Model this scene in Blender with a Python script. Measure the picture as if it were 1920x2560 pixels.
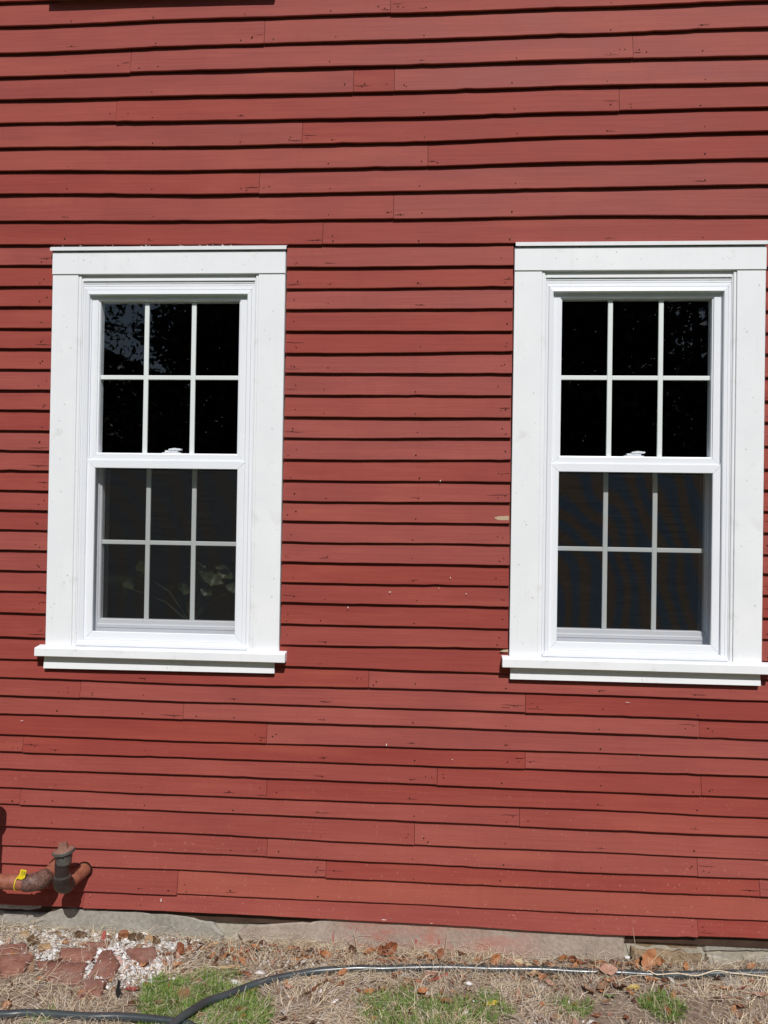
import bpy, bmesh, math, random
import numpy as np
from mathutils import Vector, Matrix
for o in list(bpy.data.objects): bpy.data.objects.remove(o)
random.seed(7); rng = np.random.default_rng(11)
scene = bpy.context.scene
C = scene.collection
Z0 = 1.95                       # camera height over the datum of the yard (m)

# ------------------------------------------------------------------ camera
cam = bpy.data.cameras.new('camera'); camo = bpy.data.objects.new('camera', cam); C.objects.link(camo)
cam.sensor_fit = 'VERTICAL'; cam.sensor_height = 36.0; cam.lens = 1926.58/2560*36.0
cam.clip_start = 0.05; cam.clip_end = 2000
camo.matrix_world = Matrix(((0.99785885, -0.01495948, 0.06367047, 0.0),
                            (0.063508, -0.01109595, -0.99791964, -3.39484),
                            (0.01563484, 0.99982653, -0.01012214, Z0), (0, 0, 0, 1)))
scene.camera = camo

# ------------------------------------------------------------------ sky, sun, exposure
SUN_EL, SUN_AZ = math.radians(47), math.radians(13)      # azimuth: to the right of the wall's outward normal
w = bpy.data.worlds.new('World'); scene.world = w; w.use_nodes = True
nt = w.node_tree; nt.nodes.clear()
sky = nt.nodes.new('ShaderNodeTexSky'); sky.sky_type = 'NISHITA'; sky.sun_disc = False
sky.sun_elevation = SUN_EL; sky.sun_rotation = math.pi - SUN_AZ
bg = nt.nodes.new('ShaderNodeBackground'); bg.inputs['Strength'].default_value = 0.070
wo = nt.nodes.new('ShaderNodeOutputWorld')
nt.links.new(sky.outputs[0], bg.inputs[0]); nt.links.new(bg.outputs[0], wo.inputs[0])
sl = bpy.data.lights.new('sun', 'SUN'); sl.energy = 3.95; sl.angle = math.radians(0.53); sl.color = (1.0, 0.972, 0.94)
so = bpy.data.objects.new('sun', sl); C.objects.link(so)
sd = Vector((math.sin(SUN_AZ)*math.cos(SUN_EL), -math.cos(SUN_AZ)*math.cos(SUN_EL), math.sin(SUN_EL)))
so.location = sd*30; so.rotation_euler = (-sd).to_track_quat('-Z', 'Y').to_euler()
vs = scene.view_settings; vs.view_transform = 'Standard'; vs.look = 'None'; vs.gamma = 1; vs.use_curve_mapping = False
vs.exposure = 0.0
scene.cycles.transparent_max_bounces = 24; scene.cycles.max_bounces = 10

# ------------------------------------------------------------------ helpers
def mk(name):
    m = bpy.data.materials.new(name); m.use_nodes = True; t = m.node_tree; t.nodes.clear()
    out = t.nodes.new('ShaderNodeOutputMaterial')
    return m, t, out
def nd(t, kind, **kw):
    n = t.nodes.new('ShaderNode'+kind)
    for k, v in kw.items():
        if k in n.inputs: n.inputs[k].default_value = v
        else: setattr(n, k, v)
    return n
def noise(t, vec, scale, detail=4, rough=0.55, dist=0.0):
    n = nd(t, 'TexNoise'); n.inputs['Scale'].default_value = scale; n.inputs['Detail'].default_value = detail
    n.inputs['Roughness'].default_value = rough; n.inputs['Distortion'].default_value = dist
    if vec: t.links.new(vec, n.inputs['Vector'])
    return n.outputs['Fac']
def mapping(t, scale=(1, 1, 1), coord='Object', src=None):
    if src is None: src = nd(t, 'TexCoord').outputs[coord]
    m = nd(t, 'Mapping'); m.inputs['Scale'].default_value = scale; t.links.new(src, m.inputs[0]); return m.outputs[0]
def ramp(t, fac, stops):
    r = nd(t, 'ValToRGB'); e = r.color_ramp.elements
    while len(e) < len(stops): e.new(0.5)
    for q, (p, c) in zip(e, stops):
        q.position = p; q.color = (c[0], c[1], c[2], 1) if hasattr(c, '__len__') else (c, c, c, 1)
    t.links.new(fac, r.inputs[0]); return r.outputs[0]
def mixc(t, fac, a, b, mode='MIX'):
    n = nd(t, 'Mix', data_type='RGBA', blend_type=mode)
    for s, v in ((0, fac), (6, a), (7, b)):
        if hasattr(v, 'is_linked'): t.links.new(v, n.inputs[s])
        elif s == 0: n.inputs[0].default_value = v
        else: n.inputs[s].default_value = (v[0], v[1], v[2], 1)
    return n.outputs[2]
def maths(t, op, a, b=0.0):
    n = nd(t, 'Math', operation=op)
    for i, v in enumerate((a, b)):
        if hasattr(v, 'is_linked'): t.links.new(v, n.inputs[i])
        else: n.inputs[i].default_value = v
    return n.outputs[0]
def principled(t, out, col, rough=0.6, spec=0.5, metal=0.0, bump=None, bstr=0.3, bdist=0.002):
    b = nd(t, 'BsdfPrincipled')
    if hasattr(col, 'is_linked'): t.links.new(col, b.inputs['Base Color'])
    else: b.inputs['Base Color'].default_value = (*col, 1)
    if hasattr(rough, 'is_linked'): t.links.new(rough, b.inputs['Roughness'])
    else: b.inputs['Roughness'].default_value = rough
    b.inputs['Specular IOR Level'].default_value = spec; b.inputs['Metallic'].default_value = metal
    if bump is not None:
        n = nd(t, 'Bump'); n.inputs['Strength'].default_value = bstr; n.inputs['Distance'].default_value = bdist
        t.links.new(bump, n.inputs['Height']); t.links.new(n.outputs[0], b.inputs['Normal'])
    t.links.new(b.outputs[0], out.inputs[0]); return b
def simple(name, c1, c2, scale=30, rough=0.7, spec=0.3, bstr=0.3, bdist=0.002, metal=0.0, detail=5, stretch=(1, 1, 1), coord='Object'):
    m, t, o = mk(name); v = mapping(t, stretch, coord); f = noise(t, v, scale, detail)
    principled(t, o, ramp(t, f, ((0.3, c1), (0.7, c2))), rough, spec, metal, f, bstr, bdist); return m

class MB:
    def __init__(s): s.v = []; s.f = []; s.m = []
    def add(s, vs_, fs, mi=0):
        b = len(s.v); s.v += [tuple(p) for p in vs_]; s.f += [tuple(b+i for i in f) for f in fs]; s.m += [mi]*len(fs)
    def box(s, x0, x1, y0, y1, z0, z1, mi=0):
        s.add([(x0, y0, z0), (x1, y0, z0), (x1, y1, z0), (x0, y1, z0), (x0, y0, z1), (x1, y0, z1), (x1, y1, z1), (x0, y1, z1)],
              [(0, 3, 2, 1), (4, 5, 6, 7), (0, 1, 5, 4), (1, 2, 6, 5), (2, 3, 7, 6), (3, 0, 4, 7)], mi)
    def tube(s, pts, radii, n=16, caps=True, mi=0):
        pts = [Vector(p) for p in pts]
        if not hasattr(radii, '__len__'): radii = [radii]*len(pts)
        rings = []; up = None
        for i, p in enumerate(pts):
            a = pts[max(i-1, 0)]; b = pts[min(i+1, len(pts)-1)]; d = (b-a)
            if d.length < 1e-9: d = Vector((0, 0, 1)) if up is None else dlast
            d = d.normalized(); dlast = d
            if up is None:
                up = Vector((0, 0, 1)) if abs(d.z) < 0.9 else Vector((1, 0, 0))
            up = (up-d*up.dot(d)).normalized(); sd_ = d.cross(up)
            rings.append([p+(up*math.cos(2*math.pi*k/n)+sd_*math.sin(2*math.pi*k/n))*radii[i] for k in range(n)])
        vs_ = [q for r in rings for q in r]; fs = []
        for i in range(len(rings)-1):
            for k in range(n):
                k2 = (k+1) % n; fs.append((i*n+k, i*n+k2, (i+1)*n+k2, (i+1)*n+k))
        if caps: fs.append(tuple(range(n))[::-1]); fs.append(tuple((len(rings)-1)*n+k for k in range(n)))
        s.add(vs_, fs, mi)
    def lathe(s, prof, axis_p, axis_d, n=24, mi=0):      # prof: (distance along axis, radius)
        d = Vector(axis_d).normalized(); p0 = Vector(axis_p)
        up = Vector((0, 1, 0)) if abs(d.y) < 0.9 else Vector((1, 0, 0)); up = (up-d*up.dot(d)).normalized(); sd_ = d.cross(up)
        vs_ = []; fs = []
        for a, r in prof:
            vs_ += [p0+d*a+(up*math.cos(2*math.pi*k/n)+sd_*math.sin(2*math.pi*k/n))*max(r, 1e-5) for k in range(n)]
        for i in range(len(prof)-1):
            for k in range(n):
                k2 = (k+1) % n; fs.append((i*n+k, i*n+k2, (i+1)*n+k2, (i+1)*n+k))
        s.add(vs_, fs, mi)
    def prism(s, poly, y0, y1, inset=0.0, mi=0):         # poly in (x,z); front at y0, back at y1
        n = len(poly); cx = sum(p[0] for p in poly)/n; cz = sum(p[1] for p in poly)/n
        fr = []
        for x, z in poly:
            dx, dz = cx-x, cz-z; L = math.hypot(dx, dz) or 1; fr.append((x+dx/L*inset, y0, z+dz/L*inset))
        mid = [(x, y0+inset*0.8, z) for x, z in poly]; bk = [(x, y1, z) for x, z in poly]
        vs_ = fr+mid+bk; fs = [tuple(range(n))]
        for k in range(n):
            k2 = (k+1) % n; fs += [(k, n+k, n+k2, k2), (n+k, 2*n+k, 2*n+k2, n+k2)]
        s.add(vs_, fs, mi)
    def build(s, name, mats, parent=None, smooth=None, loc=(0, 0, 0)):
        me = bpy.data.meshes.new(name); me.from_pydata(s.v, [], s.f)
        for m in (mats if isinstance(mats, (list, tuple)) else [mats]): me.materials.append(m)
        if any(s.m): me.polygons.foreach_set('material_index', s.m)
        bm = bmesh.new(); bm.from_mesh(me); bmesh.ops.recalc_face_normals(bm, faces=bm.faces); bm.to_mesh(me); bm.free()
        if smooth is not None:
            me.polygons.foreach_set('use_smooth', [True]*len(me.polygons)); me.set_sharp_from_angle(angle=math.radians(smooth))
        me.update(); o = bpy.data.objects.new(name, me); C.objects.link(o); o.location = loc
        if parent: o.parent = parent
        return o
def np_mesh(name, verts, faces, mats, midx=None, parent=None, smooth=False):
    """verts (N,3), faces (M,k) all of one size k"""
    me = bpy.data.meshes.new(name); V = np.asarray(verts, np.float32); F = np.asarray(faces, np.int32); k = F.shape[1]
    me.vertices.add(len(V)); me.vertices.foreach_set('co', V.ravel())
    me.loops.add(F.size); me.loops.foreach_set('vertex_index', F.ravel())
    me.polygons.add(len(F)); me.polygons.foreach_set('loop_start', np.arange(0, F.size, k, dtype=np.int32))
    for m in mats: me.materials.append(m)
    if midx is not None: me.polygons.foreach_set('material_index', np.asarray(midx, np.int32))
    if smooth: me.polygons.foreach_set('use_smooth', np.ones(len(F), bool))
    me.update(calc_edges=True); me.validate()
    o = bpy.data.objects.new(name, me); C.objects.link(o)
    if parent: o.parent = parent
    return o
def tag(o, label=None, cat=None, group=None, kind=None):
    if label: o['label'] = label
    if cat: o['category'] = cat
    if group: o['group'] = group
    if kind: o['kind'] = kind
    return o
def empty(name, loc=(0, 0, 0), parent=None):
    o = bpy.data.objects.new(name, None); C.objects.link(o); o.location = loc
    o.empty_display_size = 0.1
    if parent: o.parent = parent
    return o
def inpoly(x, y, P):
    c = False; j = len(P)-1
    for i in range(len(P)):
        xi, yi = P[i]; xj, yj = P[j]
        if (yi > y) != (yj > y) and x < (xj-xi)*(y-yi)/(yj-yi+1e-12)+xi: c = not c
        j = i
    return c
def inpoly_np(x, y, P):
    c = np.zeros(x.shape, bool); j = len(P)-1
    for i in range(len(P)):
        xi, yi = P[i]; xj, yj = P[j]
        c ^= ((yi > y) != (yj > y)) & (x < (xj-xi)*(y-yi)/(yj-yi+1e-12)+xi); j = i
    return c

# ------------------------------------------------------------------ materials
def red_paint(name='red_clapboard_paint', salmon=0.0):
    m, t, o = mk(name)
    tc = nd(t, 'TexCoord').outputs['Object']
    rnd = nd(t, 'ObjectInfo').outputs['Random']
    off = nd(t, 'CombineXYZ'); t.links.new(maths(t, 'MULTIPLY', rnd, 37.0), off.inputs[1])
    va = nd(t, 'VectorMath', operation='ADD'); t.links.new(tc, va.inputs[0]); t.links.new(off.outputs[0], va.inputs[1])
    pos = va.outputs[0]
    grain = noise(t, mapping(t, (3, 40, 130), src=pos), 1.0, 6, 0.6)
    fine = noise(t, mapping(t, (14, 200, 420), src=pos), 1.0, 4, 0.6)
    big = noise(t, mapping(t, (1.1, 1, 3.0), src=pos), 1.6, 4, 0.6)
    col = ramp(t, big, ((0.28, (0.258, 0.050, 0.041)), (0.50, (0.298, 0.058, 0.046)), (0.74, (0.356, 0.078, 0.055))))
    col = mixc(t, 0.30, col, ramp(t, grain, ((0.35, (0.225, 0.040, 0.034)), (0.65, (0.355, 0.078, 0.060)))))
    vr = nd(t, 'HueSaturation'); t.links.new(col, vr.inputs['Color'])
    t.links.new(maths(t, 'ADD', maths(t, 'MULTIPLY', rnd, 0.09), 0.895), vr.inputs['Value'])
    t.links.new(maths(t, 'ADD', maths(t, 'MULTIPLY', rnd, -0.08), 1.02), vr.inputs['Saturation'])
    col = vr.outputs[0]
    if salmon: col = mixc(t, salmon, col, (0.50, 0.16, 0.105))
    # dust and splashes kicked up on the lower courses
    sep = nd(t, 'SeparateXYZ'); t.links.new(tc, sep.inputs[0])
    low = nd(t, 'MapRange'); t.links.new(sep.outputs[2], low.inputs[0])
    low.inputs[1].default_value = 1.1; low.inputs[2].default_value = 0.15; low.inputs[3].default_value = 0.0; low.inputs[4].default_value = 1.0
    fl = noise(t, mapping(t, (1, 1, 0.7), src=pos), 95.0, 2, 0.5)
    fleck = ramp(t, fl, ((0.66, 0.0), (0.72, 1.0)))
    col = mixc(t, maths(t, 'MULTIPLY', maths(t, 'MULTIPLY', fleck, low.outputs[0]), 0.40), col, (0.50, 0.26, 0.21))
    dust = noise(t, mapping(t, (2, 2, 5), src=pos), 2.5, 5, 0.65)
    col = mixc(t, maths(t, 'MULTIPLY', maths(t, 'MULTIPLY', dust, low.outputs[0]), 0.14), col, (0.42, 0.17, 0.13))
    # faint chalky scuffs anywhere
    sc = ramp(t, noise(t, mapping(t, (9, 9, 26), src=pos), 3.0, 5, 0.7), ((0.70, 0.0), (0.78, 1.0)))
    col = mixc(t, maths(t, 'MULTIPLY', sc, 0.20), col, (0.50, 0.20, 0.16))
    stk = ramp(t, noise(t, mapping(t, (7, 7, 0.6), src=pos), 2.4, 5, 0.65), ((0.56, 0.0), (0.76, 1.0)))
    col = mixc(t, maths(t, 'MULTIPLY', stk, 0.22), col, (0.24, 0.040, 0.036))
    fade = ramp(t, noise(t, mapping(t, (0.9, 1, 9), src=pos), 1.3, 4, 0.6), ((0.54, 0.0), (0.72, 1.0)))
    col = mixc(t, maths(t, 'MULTIPLY', fade, 0.30), col, (0.40, 0.105, 0.068))
    bh = maths(t, 'ADD', maths(t, 'MULTIPLY', grain, 0.6), maths(t, 'MULTIPLY', fine, 0.5))
    rg = maths(t, 'ADD', maths(t, 'MULTIPLY', big, 0.20), 0.50)
    principled(t, o, col, rg, 0.12, 0, bh, 0.5, 0.0018)
    return m
RED = red_paint(); RED_SALMON = red_paint('salmon_red_paint', 0.20); RED_WORN = red_paint('slightly_faded_red_paint', 0.05)
def white_paint(name, a, b, rough, smudge):
    m, t, o = mk(name); v = mapping(t)
    n1 = noise(t, v, 3.2, 5, 0.6); col = ramp(t, n1, ((0.35, a), (0.7, b)))
    sm = ramp(t, noise(t, v, 9.0, 4, 0.6, 0.4), ((0.60, 0.0), (0.80, 1.0)))
    col = mixc(t, maths(t, 'MULTIPLY', sm, smudge), col, (0.50, 0.49, 0.46))
    dr = ramp(t, noise(t, mapping(t, (30, 30, 1.2)), 1.6, 4, 0.6), ((0.58, 0.0), (0.78, 1.0)))
    col = mixc(t, maths(t, 'MULTIPLY', dr, smudge*0.35), col, (0.58, 0.57, 0.53))
    sp = ramp(t, noise(t, v, 70.0, 2, 0.5), ((0.73, 0.0), (0.77, 1.0)))
    col = mixc(t, maths(t, 'MULTIPLY', sp, smudge*1.2), col, (0.35, 0.33, 0.31))
    principled(t, o, col, rough, 0.4, 0, noise(t, mapping(t, (60, 60, 5)), 2.5, 4), 0.10, 0.001); return m
TRIM = white_paint('white_trim_paint', (0.80, 0.815, 0.84), (0.86, 0.87, 0.89), 0.55, 0.42)
VINYL = white_paint('white_vinyl', (0.80, 0.82, 0.865), (0.83, 0.85, 0.89), 0.38, 0.03)
GRILLE = white_paint('pale_grille_bar', (0.72, 0.76, 0.75), (0.76, 0.80, 0.79), 0.45, 0.02)
def glass_mat():
    m, t, o = mk('window_glass')
    tr = nd(t, 'BsdfTransparent'); tr.inputs[0].default_value = (0.985, 0.99, 0.987, 1)
    gl = nd(t, 'BsdfGlossy'); gl.inputs['Roughness'].default_value = 0.010; gl.inputs[0].default_value = (1, 1, 1, 1)
    fr = nd(t, 'Fresnel'); bf = nd(t, 'NewGeometry').outputs['Backfacing']      # same reflectance on both faces of the thin pane
    t.links.new(maths(t, 'ADD', maths(t, 'MULTIPLY', bf, 1/1.5-1.5), 1.5), fr.inputs[0])
    mx = nd(t, 'MixShader'); t.links.new(fr.outputs[0], mx.inputs[0]); t.links.new(tr.outputs[0], mx.inputs[1]); t.links.new(gl.outputs[0], mx.inputs[2])
    v = mapping(t); vo = nd(t, 'TexVoronoi'); vo.inputs['Scale'].default_value = 55; t.links.new(v, vo.inputs['Vector'])
    spot = maths(t, 'LESS_THAN', vo.outputs['Distance'], 0.10)
    sx = nd(t, 'SeparateColor'); t.links.new(vo.outputs['Color'], sx.inputs[0])
    pick = maths(t, 'GREATER_THAN', sx.outputs[0], 0.955)
    dirt = maths(t, 'MULTIPLY', spot, pick)
    df = nd(t, 'BsdfDiffuse'); df.inputs[0].default_value = (0.5, 0.5, 0.46, 1)
    m2 = nd(t, 'MixShader'); t.links.new(maths(t, 'MULTIPLY', dirt, 0.17), m2.inputs[0])
    t.links.new(mx.outputs[0], m2.inputs[1]); t.links.new(df.outputs[0], m2.inputs[2]); t.links.new(m2.outputs[0], o.inputs[0]); return m
GLASS = glass_mat()
def screen_mat(name, ca, cb, scale):
    m, t, o = mk(name)
    tc = nd(t, 'TexCoord').outputs['Object']
    a = nd(t, 'TexWave', wave_type='BANDS', bands_direction='Z'); a.inputs['Scale'].default_value = 150; t.links.new(tc, a.inputs[0])
    b = nd(t, 'TexWave', wave_type='BANDS', bands_direction='X'); b.inputs['Scale'].default_value = 150; t.links.new(tc, b.inputs[0])
    thread = maths(t, 'MAXIMUM', a.outputs['Fac'], b.outputs['Fac'])
    streak = noise(t, mapping(t, (5, 1, 190), src=tc), 1.0, 3)
    # moire painted into the thread colour, shifting slowly between steel blue and bronze
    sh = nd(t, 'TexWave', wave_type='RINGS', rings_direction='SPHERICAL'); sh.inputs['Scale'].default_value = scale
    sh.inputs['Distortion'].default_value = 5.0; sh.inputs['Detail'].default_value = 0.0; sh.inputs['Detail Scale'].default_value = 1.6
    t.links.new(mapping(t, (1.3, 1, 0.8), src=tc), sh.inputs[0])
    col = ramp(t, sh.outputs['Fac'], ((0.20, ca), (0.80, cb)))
    col = mixc(t, 1.0, col, ramp(t, streak, ((0.3, 0.75), (0.7, 1.25))), 'MULTIPLY')
    df = nd(t, 'BsdfDiffuse'); t.links.new(col, df.inputs[0])
    tr = nd(t, 'BsdfTransparent')
    mx = nd(t, 'MixShader'); t.links.new(maths(t, 'ADD', maths(t, 'MULTIPLY', thread, 0.10), 0.22), mx.inputs[0])
    t.links.new(tr.outputs[0], mx.inputs[1]); t.links.new(df.outputs[0], mx.inputs[2]); t.links.new(mx.outputs[0], o.inputs[0]); return m
SCREEN_A = screen_mat('insect_screen_grey', (0.043, 0.047, 0.052), (0.052, 0.048, 0.044), 2.2)
SCREEN_B = screen_mat('insect_screen_moire', (0.034, 0.049, 0.067), (0.064, 0.049, 0.038), 2.9)
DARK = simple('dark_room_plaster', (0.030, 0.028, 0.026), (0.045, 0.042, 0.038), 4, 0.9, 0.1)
SHEATH = simple('old_sheathing_board', (0.05, 0.03, 0.022), (0.08, 0.05, 0.035), 12, 0.9, 0.1)
METAL = simple('drip_cap_aluminium', (0.74, 0.75, 0.76), (0.80, 0.81, 0.82), 20, 0.3, 0.6, 0.05)
GREYCAP = simple('weathered_cap_top', (0.40, 0.40, 0.38), (0.52, 0.52, 0.49), 25, 0.7, 0.3, 0.2)
BLACKNAIL = simple('rusted_nail_hole', (0.012, 0.006, 0.005), (0.035, 0.012, 0.010), 300, 0.9, 0.1)
BAREWOOD = simple('bare_splintered_wood', (0.42, 0.30, 0.19), (0.58, 0.45, 0.31), 40, 0.8, 0.2, 0.4, stretch=(3, 30, 60))
PUTTY = simple('grey_nail_putty', (0.52, 0.52, 0.51), (0.66, 0.66, 0.65), 60, 0.7, 0.2)
SPLAT = simple('white_paint_splash', (0.60, 0.52, 0.48), (0.75, 0.70, 0.66), 90, 0.6, 0.3)
def stone(name, a, b, c, smear=None):
    m, t, o = mk(name); v = mapping(t)
    n1 = noise(t, v, 5.5, 7, 0.65); n2 = noise(t, v, 60, 5, 0.65); n3 = noise(t, mapping(t, (2, 2, 5)), 2.2, 4)
    col = ramp(t, n1, ((0.3, a), (0.5, b), (0.72, c)))
    col = mixc(t, 0.35, col, ramp(t, n2, ((0.35, tuple(x*0.55 for x in a)), (0.65, c))))
    if smear:
        f = ramp(t, noise(t, mapping(t, (1.6, 1, 3.0)), 2.3, 5, 0.65, 0.8), ((0.38, 0.0), (0.58, 1.0)))
        sx = nd(t, 'SeparateXYZ'); t.links.new(nd(t, 'TexCoord').outputs['Object'], sx.inputs[0])
        f = maths(t, 'MULTIPLY', f, ramp(t, maths(t, 'MULTIPLY', maths(t, 'ADD', sx.outputs[0], 0.60), 0.7), ((0.10, 0.0), (0.26, 1.0), (0.60, 0.9), (0.80, 0.0))))
        col = mixc(t, maths(t, 'MULTIPLY', f, 0.85), col, smear)
    principled(t, o, col, 0.85, 0.2, 0, maths(t, 'ADD', n2, n1), 0.6, 0.004); return m
ST_GREY = stone('grey_fieldstone', (0.25, 0.23, 0.195), (0.35, 0.325, 0.28), (0.44, 0.41, 0.36))
ST_PINK = stone('pinkish_fieldstone', (0.29, 0.235, 0.195), (0.39, 0.32, 0.265), (0.47, 0.395, 0.335), (0.43, 0.175, 0.135))
ST_DIRT = stone('earth_covered_stone', (0.17, 0.115, 0.07), (0.27, 0.19, 0.115), (0.36, 0.28, 0.19))
ST_PALE = stone('pale_rubble_stone', (0.26, 0.23, 0.19), (0.37, 0.335, 0.285), (0.47, 0.43, 0.38))
ST_GRAN = stone('speckled_granite', (0.12, 0.11, 0.10), (0.38, 0.36, 0.34), (0.62, 0.60, 0.58))
MORTAR = stone('crumbling_lime_mortar', (0.30, 0.27, 0.21), (0.42, 0.38, 0.30), (0.55, 0.51, 0.43))
DRIP = simple('red_paint_drip', (0.36, 0.07, 0.06), (0.42, 0.10, 0.08), 30, 0.6)

# ---- places of things in the yard, metres (x along the wall, y out from it)
HOSE_A = [(-0.879, -0.518), (-0.837, -0.437), (-0.784, -0.38), (-0.71, -0.303), (-0.627, -0.246), (-0.539, -0.204), (-0.471, -0.175), (-0.376, -0.15), (-0.28, -0.131), (-0.178, -0.123), (-0.032, -0.097), (0.115, -0.085), (0.262, -0.083), (0.36, -0.077), (0.506, -0.07), (0.631, -0.075), (0.727, -0.076), (0.822, -0.077), (0.915, -0.086), (1.01, -0.087), (1.107, -0.079), (1.205, -0.069), (1.325, -0.064), (1.426, -0.057)]
HOSE_B = [(-1.59, -0.586), (-1.509, -0.57), (-1.423, -0.564), (-1.334, -0.562), (-1.246, -0.559), (-1.162, -0.547), (-1.074, -0.544), (-1.007, -0.546), (-0.962, -0.548)]
BRICKS = [[(-1.852, -0.135), (-1.745, -0.108), (-1.707, -0.162), (-1.811, -0.206)], [(-1.801, -0.222), (-1.689, -0.191), (-1.659, -0.213), (-1.655, -0.305), (-1.727, -0.35)], [(-1.585, -0.129), (-1.428, -0.101), (-1.41, -0.196), (-1.555, -0.201)], [(-1.648, -0.225), (-1.422, -0.215), (-1.394, -0.35), (-1.537, -0.343)], [(-1.405, -0.116), (-1.367, -0.103), (-1.286, -0.207), (-1.275, -0.296), (-1.382, -0.297)], [(-1.394, -0.318), (-1.294, -0.314), (-1.269, -0.426), (-1.363, -0.444)], [(-1.501, -0.078), (-1.396, -0.055), (-1.385, -0.091), (-1.476, -0.098)], [(-1.296, -0.121), (-1.18, -0.089), (-1.156, -0.139), (-1.186, -0.207)]]
LEAVES = [(-0.321, 0.057, 'd', 0.05, 1), (-0.197, 0.017, 'r', 0.06, 1), (-0.335, -0.08, 'p', 0.045, 0), (-0.237, -0.055, 'p', 0.05, 0), (-0.556, -0.132, 'b', 0.05, 0), (-0.35, -0.165, 'o', 0.04, 0), (-0.228, -0.289, 'o', 0.045, 0), (-0.703, -0.31, 'o', 0.035, 0), (-0.715, -0.357, 'o', 0.03, 0), (-0.513, -0.066, 'o', 0.06, 0), (-0.422, -0.064, 'r', 0.04, 0), (-0.651, -0.057, 'r', 0.045, 0), (-0.774, -0.216, 'r', 0.04, 0), (-0.165, -0.006, 'r', 0.075, 1), (-0.128, -0.046, 'o', 0.06, 0), (-0.083, -0.041, 'p', 0.05, 0), (0.067, -0.021, 'o', 0.07, 0), (0.012, 0.01, 'o', 0.05, 0), (0.057, 0.027, 'r', 0.05, 1), (0.153, 0.02, 'o', 0.055, 1), (0.219, 0.016, 'o', 0.05, 0), (0.41, 0.025, 'h', 0.075, 0), (0.362, -0.005, 'p', 0.05, 0), (0.479, 0.052, 'r', 0.05, 0), (0.59, 0.024, 'o', 0.055, 1), (0.633, 0.013, 'r', 0.04, 1), (-0.116, -0.138, 'o', 0.03, 0), (0.032, -0.126, 'p', 0.03, 0), (0.164, -0.091, 'o', 0.045, 0), (0.281, -0.116, 'r', 0.04, 0), (0.449, -0.104, 't', 0.065, 0), (0.264, -0.31, 'y', 0.045, 0), (0.004, -0.288, 'b', 0.035, 0), (0.094, -0.3, 'b', 0.035, 0), (-0.078, -0.205, 'b', 0.05, 0), (0.657, 0.001, 'r', 0.045, 0), (0.948, 0.072, 'O', 0.085, 1), (0.997, -0.0, 'o', 0.05, 1), (0.875, -0.022, 'o', 0.04, 0), (0.656, -0.191, 'b', 0.055, 0), (0.723, -0.181, 'b', 0.045, 0), (0.747, -0.137, 'o', 0.035, 0), (0.848, -0.165, 'y', 0.045, 0), (0.739, -0.226, 'g', 0.05, 0), (0.929, -0.123, 'o', 0.05, 0), (0.784, -0.179, 'd', 0.06, 0), (1.222, -0.161, 'o', 0.05, 0), (1.28, -0.167, 'R', 0.04, 0), (1.2, -0.223, 'p', 0.04, 0), (1.222, -0.28, 'r', 0.045, 0), (1.335, -0.209, 'p', 0.055, 0), (1.373, 0.024, 'o', 0.04, 0), (-1.061, -0.089, 'r', 0.06, 1), (-1.05, -0.183, 'o', 0.05, 0), (-1.035, -0.438, 'b', 0.035, 0), (-1.598, -0.524, 'o', 0.05, 0), (-1.335, -0.425, 'o', 0.06, 0), (-1.169, -0.372, 'R', 0.05, 0)]
LEAF_ON_HOSE = (0.759, -0.082)
CHUNKS = [(-1.728, -0.084, 'd', 0.05, 0.03), (-1.66, -0.118, 't', 0.045, 0.025), (-1.544, -0.001, 'd', 0.05, 0.02), (-1.229, 0.054, 't', 0.04, 0.025), (-1.354, 0.036, 'r', 0.04, 0.03), (-1.292, 0.037, 'd', 0.055, 0.02), (-1.203, -0.01, 'd', 0.045, 0.02), (-0.951, -0.392, 'b', 0.05, 0.03), (-1.798, -0.033, 't', 0.035, 0.02)]
STICKS = [((-0.99, -0.055), (-0.923, 0.019), 't', 0.016), ((-0.901, -0.115), (-0.846, -0.055), 'b', 0.014), ((-0.821, -0.132), (-0.756, -0.058), 'b', 0.018), ((-0.87, -0.188), (-0.789, -0.158), 't', 0.016), ((0.01, -0.174), (0.09, -0.119), 'R', 0.012), ((-0.492, -0.333), (-0.411, -0.219), 'd', 0.008), ((-0.624, -0.213), (-0.541, -0.106), 'd', 0.006), ((-0.585, -0.086), (-0.483, -0.06), 'o', 0.016)]
STAKE = (-1.206, -0.421)
RED_CHIP = (-1.44, 0.018)
STONE_BY_HOSE = (1.265, -0.128)
FLAKES = [(-0.695, -0.19), (-0.769, -0.275), (0.175, -0.176), (-1.322, 0.078), (-1.122, -0.317), (-0.359, -0.345), (-0.349, -0.365), (-0.547, -0.337), (0.153, -0.357), (0.356, 0.034), (0.868, 0.03), (-1.371, -0.099), (-1.243, -0.056)]
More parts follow.
